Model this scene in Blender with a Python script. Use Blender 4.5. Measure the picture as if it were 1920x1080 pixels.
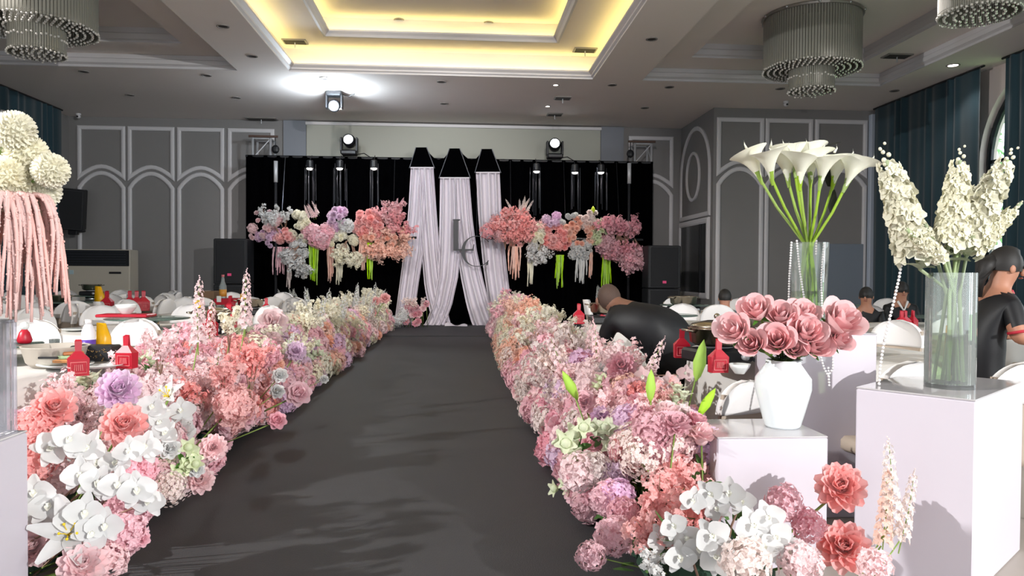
import bpy, bmesh, math, random
from math import sin, cos, pi, radians, sqrt, atan2
from mathutils import Matrix, Vector, Euler

for o in list(bpy.data.objects): bpy.data.objects.remove(o)
S = bpy.context.scene
COL = S.collection
random.seed(7)
V = Vector

# ------------------------------------------------------------------ camera
FPX = 1400.0; CAM = V((0, 0, 1.35))
_y, _p, _r = radians(4.09), radians(-1.15), radians(0.35)
FW = V((sin(_y)*cos(_p), cos(_y)*cos(_p), sin(_p)))
RT0 = V((cos(_y), -sin(_y), 0)); UP0 = RT0.cross(FW)
RT = cos(_r)*RT0 + sin(_r)*UP0; UP = -sin(_r)*RT0 + cos(_r)*UP0
cd = bpy.data.cameras.new('camera'); cd.sensor_width = 36; cd.lens = FPX/1920*36
cd.clip_start = .05; cd.clip_end = 200
cam = bpy.data.objects.new('camera', cd); COL.objects.link(cam)
cam.matrix_world = Matrix(((RT.x, UP.x, -FW.x, CAM.x), (RT.y, UP.y, -FW.y, CAM.y), (RT.z, UP.z, -FW.z, CAM.z), (0, 0, 0, 1)))
S.camera = cam
def at(px, py, Y):
    """a photograph pixel read at room depth Y (metres down the hall)"""
    d = FW + RT*((px-960)/FPX) - UP*((py-540)/FPX)
    return CAM + d*(Y/d.y)
def atz(px, py, Z):
    d = FW + RT*((px-960)/FPX) - UP*((py-540)/FPX)
    return CAM + d*((Z-CAM.z)/d.z)

# ------------------------------------------------------------------ view, world, lights
S.view_settings.view_transform = 'Standard'; S.view_settings.look = 'None'
S.view_settings.exposure = 0.0; S.view_settings.gamma = 1.0; S.view_settings.use_curve_mapping = False
try:
    S.cycles.max_bounces = 7; S.cycles.diffuse_bounces = 4; S.cycles.glossy_bounces = 3
    S.cycles.transparent_max_bounces = 14; S.cycles.caustics_reflective = False; S.cycles.caustics_refractive = False
    S.cycles.sample_clamp_indirect = 6.0
except Exception: pass
W = bpy.data.worlds.new('daylight'); S.world = W; W.use_nodes = True
W.node_tree.nodes['Background'].inputs[0].default_value = (0.88, 0.93, 1.0, 1)
W.node_tree.nodes['Background'].inputs[1].default_value = 4.8

def lamp(name, kind, loc, power, color=(1, 1, 1), target=None, **kw):
    l = bpy.data.lights.new(name, kind); l.energy = power; l.color = color
    for k, v in kw.items(): setattr(l, k, v)
    o = bpy.data.objects.new(name, l); COL.objects.link(o); o.location = loc
    if target is not None:
        o.rotation_euler = (V(target)-V(loc)).to_track_quat('-Z', 'Y').to_euler()
    return o
# hall lights: a hard low spot from the right behind the camera, stage wash from the hall ceiling
lamp('follow_spot_light', 'SPOT', (6.2, -4.6, 3.9), 4300, (1, .985, .97), (-0.7, 5.6, .2), spot_size=radians(66), spot_blend=.5, shadow_soft_size=.05)
lamp('follow_spot_light', 'SPOT', (-7.6, 1.6, 4.6), 3600, (1, .985, .97), (.6, 5.6, .1), spot_size=radians(74), spot_blend=.5, shadow_soft_size=.05)
lamp('stage_wash_light', 'SPOT', (-1.6, 6.0, 5.2), 1500, (1, .95, .93), (-1.6, 18.6, 1.9), spot_size=radians(46), spot_blend=.6, shadow_soft_size=.12)
lamp('stage_wash_light', 'SPOT', (1.2, 6.0, 5.2), 1500, (1, .95, .93), (1.6, 18.6, 1.9), spot_size=radians(46), spot_blend=.6, shadow_soft_size=.12)
lamp('aisle_wash_light', 'SPOT', (-2.7, 17.2, 5.0), 300, (.95, .98, 1), (-1.2, 8.5, .3), spot_size=radians(60), spot_blend=.6, shadow_soft_size=.08)
for cx in (-6.6, -.4, 6.3):
    for cyy in (4.5, 10.5):
        lamp('hall_fill_light', 'AREA', (cx, cyy, 5.2), 14, (1, .93, .86), (cx, cyy, 0), shape='DISK', size=1.2)  # soft fill added below the trays, apart from the ceiling's own downlights

# ------------------------------------------------------------------ materials
def lin(c): return c/12.92 if c <= .04045 else ((c+.055)/1.055)**2.4
def H(h, a=1.0):
    h = h.lstrip('#'); return tuple(lin(int(h[i:i+2], 16)/255) for i in (0, 2, 4)) + (a,)
MATS = {}
def mat(name, col, rough=.6, metal=0.0, noise=0.0, nscale=20, emit=None, estr=0, spec=.5, bump=0.0, bscale=60, coat=0, sheen=0):
    if name in MATS: return MATS[name]
    m = bpy.data.materials.new(name); m.use_nodes = True; nt = m.node_tree; b = nt.nodes['Principled BSDF']
    c = H(col) if isinstance(col, str) else tuple(col)+(1,)
    b.inputs['Base Color'].default_value = c; b.inputs['Roughness'].default_value = rough
    b.inputs['Metallic'].default_value = metal; b.inputs['Specular IOR Level'].default_value = spec
    if coat: b.inputs['Coat Weight'].default_value = coat
    if sheen: b.inputs['Sheen Weight'].default_value = sheen
    if noise or bump:
        tc = nt.nodes.new('ShaderNodeTexCoord')
    if noise:
        n = nt.nodes.new('ShaderNodeTexNoise'); n.inputs['Scale'].default_value = nscale; n.inputs['Detail'].default_value = 6
        nt.links.new(tc.outputs['Object'], n.inputs['Vector'])
        r = nt.nodes.new('ShaderNodeMapRange'); r.inputs[3].default_value = 1-noise; r.inputs[4].default_value = 1+noise
        nt.links.new(n.outputs['Fac'], r.inputs[0])
        hs = nt.nodes.new('ShaderNodeHueSaturation'); hs.inputs['Color'].default_value = c
        nt.links.new(r.outputs[0], hs.inputs['Value']); nt.links.new(hs.outputs[0], b.inputs['Base Color'])
    if bump:
        n2 = nt.nodes.new('ShaderNodeTexNoise'); n2.inputs['Scale'].default_value = bscale; n2.inputs['Detail'].default_value = 4
        nt.links.new(tc.outputs['Object'], n2.inputs['Vector'])
        bp = nt.nodes.new('ShaderNodeBump'); bp.inputs['Strength'].default_value = bump; bp.inputs['Distance'].default_value = .02
        nt.links.new(n2.outputs['Fac'], bp.inputs['Height']); nt.links.new(bp.outputs[0], b.inputs['Normal'])
    if emit:
        b.inputs['Emission Color'].default_value = H(emit); b.inputs['Emission Strength'].default_value = estr
    MATS[name] = m; return m
def petal_mat(name, col, trans=.36, rough=.55, var=.10):
    if name in MATS: return MATS[name]
    m = mat(name, col, rough, spec=.25); nt = m.node_tree; b = nt.nodes['Principled BSDF']; out = nt.nodes['Material Output']
    oi = nt.nodes.new('ShaderNodeObjectInfo'); hs = nt.nodes.new('ShaderNodeHueSaturation'); hs.inputs['Color'].default_value = H(col)
    tc = nt.nodes.new('ShaderNodeTexCoord'); n = nt.nodes.new('ShaderNodeTexNoise'); n.inputs['Scale'].default_value = 18
    nt.links.new(tc.outputs['Object'], n.inputs['Vector'])
    ad = nt.nodes.new('ShaderNodeMath'); ad.operation = 'ADD'
    nt.links.new(oi.outputs['Random'], ad.inputs[0]); nt.links.new(n.outputs['Fac'], ad.inputs[1])
    r = nt.nodes.new('ShaderNodeMapRange'); r.inputs[2].default_value = 1.6; r.inputs[3].default_value = 1-var*1.5; r.inputs[4].default_value = 1+var
    nt.links.new(ad.outputs[0], r.inputs[0]); nt.links.new(r.outputs[0], hs.inputs['Value'])
    r2 = nt.nodes.new('ShaderNodeMapRange'); r2.inputs[3].default_value = .75; r2.inputs[4].default_value = 1.1
    nt.links.new(oi.outputs['Random'], r2.inputs[0]); nt.links.new(r2.outputs[0], hs.inputs['Saturation'])
    nt.links.new(hs.outputs[0], b.inputs['Base Color'])
    t = nt.nodes.new('ShaderNodeBsdfTranslucent'); nt.links.new(hs.outputs[0], t.inputs[0])
    mx = nt.nodes.new('ShaderNodeMixShader'); mx.inputs[0].default_value = trans
    nt.links.new(b.outputs[0], mx.inputs[1]); nt.links.new(t.outputs[0], mx.inputs[2]); nt.links.new(mx.outputs[0], out.inputs[0])
    return m
def glass_mat(name, tint='#f4fbfa', rough=.02, ior=1.45, opac=0.0):
    if name in MATS: return MATS[name]
    m = bpy.data.materials.new(name); m.use_nodes = True; nt = m.node_tree; nt.nodes.clear()
    out = nt.nodes.new('ShaderNodeOutputMaterial'); tr = nt.nodes.new('ShaderNodeBsdfTransparent'); tr.inputs[0].default_value = H(tint)
    gl = nt.nodes.new('ShaderNodeBsdfGlossy'); gl.inputs['Roughness'].default_value = rough
    fr = nt.nodes.new('ShaderNodeFresnel'); fr.inputs[0].default_value = ior
    mx = nt.nodes.new('ShaderNodeMixShader'); nt.links.new(fr.outputs[0], mx.inputs[0]); nt.links.new(tr.outputs[0], mx.inputs[1]); nt.links.new(gl.outputs[0], mx.inputs[2])
    last = mx
    if opac:
        df = nt.nodes.new('ShaderNodeBsdfDiffuse'); df.inputs[0].default_value = H(tint)
        m2 = nt.nodes.new('ShaderNodeMixShader'); m2.inputs[0].default_value = opac
        nt.links.new(mx.outputs[0], m2.inputs[1]); nt.links.new(df.outputs[0], m2.inputs[2]); last = m2
    nt.links.new(last.outputs[0], out.inputs[0]); MATS[name] = m; return m
def emit_mat(name, col, s):
    if name in MATS: return MATS[name]
    m = bpy.data.materials.new(name); m.use_nodes = True; nt = m.node_tree; nt.nodes.clear()
    out = nt.nodes.new('ShaderNodeOutputMaterial'); e = nt.nodes.new('ShaderNodeEmission'); e.inputs[0].default_value = H(col); e.inputs[1].default_value = s
    nt.links.new(e.outputs[0], out.inputs[0]); MATS[name] = m; return m

# ------------------------------------------------------------------ mesh builder
I4 = Matrix.Identity(4)
def T(x=0, y=0, z=0): return Matrix.Translation((x, y, z))
def RX(a): return Matrix.Rotation(a, 4, 'X')
def RY(a): return Matrix.Rotation(a, 4, 'Y')
def RZ(a): return Matrix.Rotation(a, 4, 'Z')
def SC(x, y=None, z=None):
    y = x if y is None else y; z = x if z is None else z
    return Matrix.Diagonal((x, y, z, 1))
def toward(d):
    """rotation taking +Z to direction d"""
    return V((0, 0, 1)).rotation_difference(V(d).normalized()).to_matrix().to_4x4()
class MB:
    def __init__(s): s.v = []; s.f = []; s.m = []; s.cur = 0
    def add(s, vs, fs, M=None):
        n = len(s.v)
        s.v += [tuple(M @ V(p)) for p in vs] if M is not None else [tuple(p) for p in vs]
        s.f += [tuple(i+n for i in f) for f in fs]; s.m += [s.cur]*len(fs); return s
    def box(s, c, d, M=None, bev=0):
        x, y, z = c; a, b, h = d[0]/2, d[1]/2, d[2]/2
        if bev:
            k = min(bev, a*.49, b*.49, h*.49)
            vs = []; 
            for sz, ins in ((-h, k), (-h+k, 0), (h-k, 0), (h, k)):
                A, B = a-ins, b-ins; kk = k if ins == 0 else k*.5
                for px, py in ((-A+kk, -B), (A-kk, -B), (A, -B+kk), (A, B-kk), (A-kk, B), (-A+kk, B), (-A, B-kk), (-A, -B+kk)): vs.append((x+px, y+py, z+sz))
            fs = [tuple(range(7, -1, -1)), tuple(range(24, 32))]
            for r in range(3):
                for i in range(8): fs.append((r*8+i, r*8+(i+1) % 8, r*8+8+(i+1) % 8, r*8+8+i))
            return s.add(vs, fs, M)
        vs = [(x+i*a, y+j*b, z+k*h) for k in (-1, 1) for j in (-1, 1) for i in (-1, 1)]
        return s.add(vs, [(0, 2, 3, 1), (4, 5, 7, 6), (0, 1, 5, 4), (2, 6, 7, 3), (0, 4, 6, 2), (1, 3, 7, 5)], M)
    def lathe(s, prof, n=20, M=None, cap=True):
        vs = []; fs = []
        for r, z in prof:
            for i in range(n): a = 2*pi*i/n; vs.append((r*cos(a), r*sin(a), z))
        for k in range(len(prof)-1):
            for i in range(n): fs.append((k*n+i, k*n+(i+1) % n, (k+1)*n+(i+1) % n, (k+1)*n+i))
        if cap:
            if prof[0][0] > 1e-5: fs.append(tuple(range(n-1, -1, -1)))
            if prof[-1][0] > 1e-5: fs.append(tuple(range((len(prof)-1)*n, len(prof)*n)))
        return s.add(vs, fs, M)
    def cyl(s, r, z0, z1, n=16, M=None): return s.lathe([(r, z0), (r, z1)], n, M)
    def ball(s, c, r, n=10, M=None, sq=(1, 1, 1)):
        k = max(4, n//2+1); prof = [(max(sin(pi*i/k)*r, 1e-6), -cos(pi*i/k)*r) for i in range(k+1)]
        MM = T(*c) @ SC(*sq); MM = M @ MM if M is not None else MM
        return s.lathe(prof, n, MM, cap=False)
    def tube(s, pts, r, n=6, M=None, cap=True):
        pts = [V(p) for p in pts]; R = r if isinstance(r, (list, tuple)) else [r]*len(pts)
        vs = []; fs = []; up = V((0.1, 0.2, 1)).normalized()
        for i, p in enumerate(pts):
            t = (pts[min(i+1, len(pts)-1)]-pts[max(i-1, 0)]).normalized()
            a = t.cross(up); a = a.normalized() if a.length > 1e-4 else t.orthogonal().normalized()
            b = t.cross(a).normalized()
            for k in range(n): q = 2*pi*k/n; vs.append(tuple(p+R[i]*(cos(q)*a+sin(q)*b)))
        for i in range(len(pts)-1):
            for k in range(n): fs.append((i*n+k, i*n+(k+1) % n, (i+1)*n+(k+1) % n, (i+1)*n+k))
        if cap: fs.append(tuple(range(n-1, -1, -1))); fs.append(tuple(range((len(pts)-1)*n, len(pts)*n)))
        return s.add(vs, fs, M)
    def grid(s, fn, nu, nv, M=None):
        vs = [fn(i/nu, j/nv) for i in range(nu+1) for j in range(nv+1)]
        fs = [(i*(nv+1)+j, (i+1)*(nv+1)+j, (i+1)*(nv+1)+j+1, i*(nv+1)+j+1) for i in range(nu) for j in range(nv)]
        return s.add(vs, fs, M)
    def petal(s, M, L, Wd, cup=.25, curl=.15, nu=3, nv=2, a=.8, wav=0.0):
        def fn(t, q):
            q = 2*q-1; pr = sin(pi*(.06+.86*t)**a)**.8
            w = wav*sin(7*q+9*t)*t
            return (L*t, Wd*.5*pr*q, curl*L*t*t+cup*Wd*q*q*pr+w*L)
        return s.grid(fn, nu, nv, M)
    def floret(s, M, r, n=5, cup=.35):
        vs = [(0, 0, 0)]; fs = []; h = r*cup
        for k in range(n):
            a = 2*pi*k/n; d = pi/n*.92
            b = len(vs)
            vs += [(r*.66*cos(a-d), r*.66*sin(a-d), h*.65), (r*cos(a), r*sin(a), h*.55), (r*.66*cos(a+d), r*.66*sin(a+d), h*.65)]
            fs += [(0, b, b+1), (0, b+1, b+2)]
        return s.add(vs, fs, M)
    def mesh(s, name, mats, smooth=True):
        me = bpy.data.meshes.new(name); me.from_pydata(s.v, [], s.f)
        for m in (mats if isinstance(mats, (list, tuple)) else [mats]): me.materials.append(m)
        if len(me.materials) > 1: me.polygons.foreach_set('material_index', s.m)
        if smooth: me.polygons.foreach_set('use_smooth', [True]*len(me.polygons))
        me.update(); return me
    def obj(s, name, mats, parent=None, M=None, smooth=False):
        return put(name, s.mesh(name, mats, smooth), parent, M)
def put(name, me, parent=None, M=None):
    o = bpy.data.objects.new(name, me); COL.objects.link(o)
    if parent is not None: o.parent = parent
    if M is not None: o.matrix_basis = M
    return o
def thing(name, label, cat, loc=(0, 0, 0), rz=0, group=None, scale=1.0):
    o = bpy.data.objects.new(name, None); COL.objects.link(o); o.empty_display_size = .05
    o.location = loc; o.rotation_euler = (0, 0, rz); o.scale = (scale,)*3
    return tag(o, label, cat, group)
def tag(o, label, cat, group=None):
    o['label'] = label; o['category'] = cat
    if group: o['group'] = group
    return o
def struct(o): o['kind'] = 'structure'; return o
def fib(n, zmin=-1.0):
    g = pi*(3-sqrt(5)); out = []
    for i in range(n):
        z = 1-(1-zmin)*(i+.5)/n; r = sqrt(max(0, 1-z*z)); out.append(V((r*cos(g*i), r*sin(g*i), z)))
    return out
def sweep2d(mb, path, closed, w, d, mp):
    """a flat moulding of width w and depth d along a 2D path; mp(u, v, depth) gives room coordinates"""
    n = len(path); vs = []; fs = []
    for i in range(n):
        p = V(path[i]); a = V(path[i-1]) if (closed or i) else p; b = V(path[(i+1) % n]) if (closed or i < n-1) else p
        t1 = (p-a).normalized() if (p-a).length > 1e-6 else (b-p).normalized(); t2 = (b-p).normalized() if (b-p).length > 1e-6 else t1
        nm = V((-(t1+t2).y, (t1+t2).x)); nm = nm.normalized() if nm.length > 1e-6 else V((-t1.y, t1.x))
        k = 1/max(.4, nm.dot(V((-t1.y, t1.x))))
        for off, dd in ((-.5, 0), (-.5, d*.7), (-.2, d), (.2, d), (.5, d*.7), (.5, 0)):
            q = p+nm*off*w*k; vs.append(mp(q.x, q.y, dd))
    m = n if closed else n-1
    for i in range(m):
        j = (i+1) % n
        for k in range(5): fs.append((i*6+k, j*6+k, j*6+k+1, i*6+k+1))
    if not closed: fs += [tuple(range(6)), tuple(range((n-1)*6+5, (n-1)*6-1, -1))]
    mb.add(vs, fs)
# ------------------------------------------------------------------ the hall
CZ = 5.3; XL, XR, YB, YF, YW, XS = -10.0, 10.1, 20.0, -7.0, 17.4, 6.02
m_wall = mat('grey_wall_paint', '#858382', .75, noise=.03, nscale=3)
m_white = mat('white_moulding_paint', '#d2d0d2', .55)
m_ceil = mat('ceiling_paint', '#f1e9e4', .8, noise=.02, nscale=2)
m_floor = mat('hall_floor_tile', '#aaa198', .5, noise=.08, nscale=3)
m_carpet = mat('charcoal_carpet', '#343436', .72, noise=.16, nscale=2.2, bump=.25, bscale=180, spec=.35)
m_teal = mat('teal_velvet_curtain', '#10333e', .8, noise=.12, nscale=3, sheen=.3)
m_black = mat('black_cloth', '#030304', 1.0, spec=.0)
m_blackmetal = mat('black_metal', '#15161a', .45, spec=.5)
m_chrome = mat('chrome', '#c9ccd0', .18, 1.0)
m_alu = mat('truss_aluminium', '#c6c8cc', .45, .3)
m_glass = glass_mat('clear_glass')

fl = MB(); fl.add([(XL-.2, YF, 0), (XR+.2, YF, 0), (XR+.2, YB+.2, 0), (XL-.2, YB+.2, 0)], [(0, 1, 2, 3)]); struct(fl.obj('floor', m_floor))
rn = MB(); rn.box((-.47, 7.9, .006), (2.62, 22, .012), bev=.004)
tag(rn.obj('aisle_carpet', m_carpet), 'dark charcoal carpet runner laid down the middle aisle', 'carpet')
sd = MB(); sd.box((-.3, 17.4, .02), (10.4, 3.4, .016), bev=.004)
tag(sd.obj('stage_carpet', m_carpet), 'dark carpet laid across the foot of the black stage backdrop', 'carpet')

# ceiling with three recessed trays
ci = MB(); LX = (-9.4, -4.36); CX = (-3.35, 2.7); RXX = (3.72, 8.77); CY0, CY1 = -2.5, 15.12
xs = [XL-.3, LX[0], LX[1], CX[0], CX[1], RXX[0], RXX[1], XR+.3]; ys = [YF, CY0, CY1, YB+.1]
holes = {(1, 1), (3, 1), (5, 1)}
for i in range(7):
    for j in range(3):
        if (i, j) in holes: continue
        ci.add([(xs[i], ys[j], CZ), (xs[i], ys[j+1], CZ), (xs[i+1], ys[j+1], CZ), (xs[i+1], ys[j], CZ)], [(0, 1, 2, 3)])
ceil = struct(ci.obj('ceiling', m_ceil))
def tray(name, x, prof, mats, top_mat_from):
    mb = MB(); loops = []
    for ins, z, mi in prof:
        loops.append([(x[0]+ins, CY0+ins, z), (x[1]-ins, CY0+ins, z), (x[1]-ins, CY1-ins, z), (x[0]+ins, CY1-ins, z)])
    for k in range(len(loops)-1):
        mb.cur = prof[k+1][2]
        for i in range(4):
            j = (i+1) % 4; mb.add([loops[k][i], loops[k+1][i], loops[k+1][j], loops[k][j]], [(0, 1, 2, 3)])
    mb.cur = 1; mb.add(loops[-1], [(3, 2, 1, 0)])
    return mb.obj(name, mats, ceil)
side = [(0, 5.3, 0), (-.015, 5.32, 0), (-.015, 5.35, 0), (.05, 5.38, 0), (.05, 5.46, 0), (.02, 5.48, 0), (.02, 5.56, 0), (.0, 5.57, 1), (.78, 5.57, 1), (.78, 5.60, 0), (.83, 5.62, 0), (.83, 5.72, 0), (.80, 5.74, 0), (.80, 5.84, 0)]
tray('ceiling_tray', LX, side, [m_white, m_ceil], 7); tray('ceiling_tray', RXX, side, [m_white, m_ceil], 7)
cove = [(0, 5.3, 0), (.0, 5.33, 0), (.04, 5.35, 0), (.04, 5.38, 0), (.10, 5.42, 0), (.10, 5.45, 0), (-.14, 5.45, 0), (-.14, 5.80, 0), (.80, 5.80, 1), (.80, 5.76, 0), (.84, 5.76, 0), (.87, 5.80, 0), (.92, 5.84, 0), (.92, 5.87, 0), (.70, 5.87, 0), (.70, 6.16, 0)]
tray('lit_ceiling_cove', CX, cove, [m_white, m_ceil], 7)
def cove_leds(ins, z, p):
    x0, x1, y0, y1 = CX[0]+ins, CX[1]-ins, 4.0, CY1-ins
    for nm, c, L, ang in (('cove_led_strip', ((x0+x1)/2, y1, z), x1-x0, 0), ('cove_led_strip', (x0, (y0+y1)/2, z), y1-y0, 90), ('cove_led_strip', (x1, (y0+y1)/2, z), y1-y0, 90)):
        o = lamp(nm, 'AREA', c, p*L, (1, .78, .24), None, shape='RECTANGLE', size=L*.97, size_y=.05)
        o.rotation_euler = (pi, 0, radians(ang))
cove_leds(-.07, 5.47, 2.5); cove_leds(.77, 5.89, 2.1)

def holed_wall(name, mp, u0, u1, holes, ztop, m):
    mb = MB(); us = set([u0, u1])
    for uc, hw, sill, spring in holes:
        for k in range(25): us.add(uc-hw*cos(pi*k/24))
    us = sorted(us)
    def span(u):
        for uc, hw, sill, spring in holes:
            if uc-hw-1e-6 <= u <= uc+hw+1e-6: return sill, spring+sqrt(max(0, hw*hw-(u-uc)**2))
        return None
    for a, b in zip(us[:-1], us[1:]):
        mid = span((a+b)/2)
        if mid is None: mb.add([mp(a, 0, 0), mp(b, 0, 0), mp(b, ztop, 0), mp(a, ztop, 0)], [(0, 1, 2, 3)])
        else:
            sa, sb = span(a), span(b); mb.add([mp(a, 0, 0), mp(b, 0, 0), mp(b, sb[0], 0), mp(a, sa[0], 0)], [(0, 1, 2, 3)])
            mb.add([mp(a, sa[1], 0), mp(b, sb[1], 0), mp(b, ztop, 0), mp(a, ztop, 0)], [(0, 1, 2, 3)])
            mb.add([mp(a, sa[1], 0), mp(b, sb[1], 0), mp(b, sb[1], .35), mp(a, sa[1], .35)], [(0, 1, 2, 3)])
            mb.add([mp(a, sa[0], 0), mp(b, sb[0], 0), mp(b, sb[0], .35), mp(a, sa[0], .35)], [(0, 1, 2, 3)])
    for uc, hw, sill, spring in holes:
        for u in (uc-hw, uc+hw): mb.add([mp(u, sill, 0), mp(u, spring, 0), mp(u, spring, .35), mp(u, sill, .35)], [(0, 1, 2, 3)])
    return struct(mb.obj(name, m))
m_wallr = mat('pale_window_wall', '#d6c8c3', .8)
WIN = [(12.28, 1.62, .35, 3.55), (6.4, 1.62, .35, 3.55), (.9, 1.62, .35, 3.55), (-4.4, 1.62, .35, 3.55)]
holed_wall('wall_right', lambda u, z, d: (XR+d, u, z), YF, YW, WIN, CZ, m_wallr)
holed_wall('wall_front', lambda u, z, d: (u, YF-d, z), XL, XR, [(-6.5, 1.9, .3, 2.6), (0, 1.9, .3, 2.6), (6.5, 1.9, .3, 2.6)], CZ, m_wall)
wl = MB(); wl.add([(XL, YF, 0), (XL, YF, CZ), (XL, YB, CZ), (XL, YB, 0)], [(0, 1, 2, 3)]); struct(wl.obj('wall_left', m_wall))
wb = MB(); wb.add([(XL, YB, 0), (XL, YB, CZ), (XS, YB, CZ), (XS, YB, 0)], [(0, 1, 2, 3)]); wall_back = struct(wb.obj('wall_back', m_wall))
ws = MB(); ws.add([(XS, YB, 0), (XS, YB, CZ), (XS, YW, CZ), (XS, YW, 0)], [(0, 1, 2, 3)]); wall_side = struct(ws.obj('wall_side', m_wall))
ww = MB(); ww.add([(XS, YW, 0), (XS, YW, CZ), (XR, YW, CZ), (XR, YW, 0)], [(0, 1, 2, 3)]); wall_wing = struct(ww.obj('wall_wing', m_wall))

def upper_panel(a, b, mp, par):
    pth = [(a, 5.02), (b, 5.02), (b, 3.77)] + [(b+(a-b)*k/10, 3.77+.26*sin(pi*k/10)) for k in range(1, 10)] + [(a, 3.77)]
    mb = MB(); sweep2d(mb, pth, True, .10, .05, mp); mb.obj('panel_moulding', m_white, par)
def lower_panel(a, b, mp, par, bot=.3):
    pth = [(a, bot), (a, 3.48)] + [(a+(b-a)*k/12, 3.48+.38*sin(pi*k/12)**.8) for k in range(1, 12)] + [(b, 3.48), (b, bot)]
    mb = MB(); sweep2d(mb, pth, False, .10, .05, mp); mb.obj('panel_moulding', m_white, par)
mback = lambda u, v, d: (u, YB-d, v)
mwing = lambda u, v, d: (u, YW-d, v)
mside = lambda u, v, d: (XS-d, u, v)
for a, b in ((-9.73, -8.64), (-8.48, -7.41), (-7.24, -6.15), (-5.96, -4.87), (4.62, 5.75)): upper_panel(a, b, mback, wall_back); lower_panel(a, b, mback, wall_back)
for a, b in ((6.14, 7.19), (7.32, 8.39), (8.54, 9.74)): upper_panel(a, b, mwing, wall_wing); lower_panel(a, b, mwing, wall_wing)
mb = MB(); pth = [(17.62, 2.82), (19.92, 2.82), (19.92, 3.9)] + [(18.77+1.15*cos(pi*k/16), 3.9+1.15*sin(pi*k/16)) for k in range(1, 16)] + [(17.62, 3.9)]
sweep2d(mb, pth, True, .11, .05, mside); mb.obj('panel_moulding', m_white, wall_side)
mb = MB(); sweep2d(mb, [(18.9+.52*cos(2*pi*k/28), 3.85+.6*sin(2*pi*k/28)) for k in range(28)], True, .08, .05, mside); mb.obj('oval_moulding', m_white, wall_side)
# hatch window in the side wall
mb = MB(); sweep2d(mb, [(17.66, .82), (17.66, 2.66), (19.9, 2.66), (19.9, .82)], True, .14, .07, mside); win = struct(mb.obj('window_1', m_white))
mb = MB(); mb.box((XS-.02, 18.78, 1.74), (.03, 2.1, 1.7)); mb.obj('dark_pane', mat('dark_hatch_glass', '#23272a', .15), win)
mb = MB(); mb.box((XS-.05, 18.2, 1.74), (.03, .05, 1.7)); mb.obj('mullion', m_blackmetal, win)
# door in the wing wall
mb = MB(); mb.box((9.15, YW-.03, 1.05), (1.15, .05, 2.1), bev=.01); dr = struct(mb.obj('door_1', mat('blue_grey_door', '#7e8894', .55)))
mb = MB(); mb.box((8.72, YW-.09, 1.2), (.06, .06, .55), bev=.02); mb.obj('door_handle', m_blackmetal, dr)
mb = MB(); mb.box((9.95, YW-.08, 2.6), (.26, .14, 5.2), bev=.01); struct(mb.obj('trim_1', mat('pale_blue_pilaster', '#b9c3d2', .6)))
# pilaster, wall lining beside the screen, and the big screen
mb = MB(); mb.box((-4.28, YB-.06, 2.65), (.58, .1, 5.28)); struct(mb.obj('trim_2', mat('blue_grey_lining', '#80848c', .7)))
mb = MB(); mb.box((4.1, YB-.06, 2.65), (.62, .1, 5.28)); struct(mb.obj('trim_3', MATS['blue_grey_lining']))
scr = thing('projection_screen', 'wide pale grey projection screen above the black stage backdrop', 'screen', (0, YB-.1, 0))
mb = MB(); mb.box((-.1, 0, 3.2), (7.76, .05, 4.0), bev=.01); mb.obj('screen_sheet', mat('screen_fabric', '#a9aaa0', .8), scr)
mb = MB(); mb.box((-.1, -.02, 5.22), (7.8, .1, .08), bev=.01); mb.obj('screen_case', m_white, scr)

# windows on the right wall: frames, panes; daylight portals
m_frame = mat('dark_window_frame', '#23282d', .4, .3)
for i, (uc, hw, sill, spr) in enumerate(WIN):
    mb = MB(); pth = [(uc-hw+.06, sill)] + [(uc-(hw-.06)*cos(pi*k/20), spr+(hw-.06)*sin(pi*k/20)) for k in range(21)] + [(uc+hw-.06, sill)]
    sweep2d(mb, pth, True, .12, .08, lambda u, v, d: (XR+.2-d, u, v)); w_ = struct(mb.obj('window_%d' % (i+2), m_frame))
    mb = MB()
    for q in (-.55, .55): mb.box((XR+.18, uc+q, (sill+spr)/2), (.05, .06, spr-sill))
    mb.box((XR+.18, uc, spr), (.05, 2*hw-.1, .07))
    for a in (50, 130): mb.tube([(XR+.18, uc, spr), (XR+.18, uc+(hw-.05)*cos(radians(a)), spr+(hw-.05)*sin(radians(a)))], .03, 6)
    mb.obj('window_bar', m_frame, w_)
    mb = MB(); vs = [(XR+.17, uc-(hw-.08)*cos(pi*k/20), spr+(hw-.08)*sin(pi*k/20)) for k in range(21)] + [(XR+.17, uc+hw-.08, sill+.05), (XR+.17, uc-hw+.08, sill+.05)]
    mb.add(vs, [tuple(range(len(vs)))]); mb.obj('pane', m_glass, w_)
    o = lamp('window_portal', 'AREA', (XR+.33, uc, (sill+spr+hw)/2), 1, (1, 1, 1), (0, uc, (sill+spr+hw)/2), shape='RECTANGLE', size=2*hw, size_y=spr+hw-sill); o.data.cycles.is_portal = True
for cx in (-6.5, 0, 6.5):
    o = lamp('window_portal', 'AREA', (cx, YF-.3, 2.4), 1, (1, 1, 1), (cx, 0, 2.4), shape='RECTANGLE', size=3.8, size_y=4.2); o.data.cycles.is_portal = True

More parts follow.
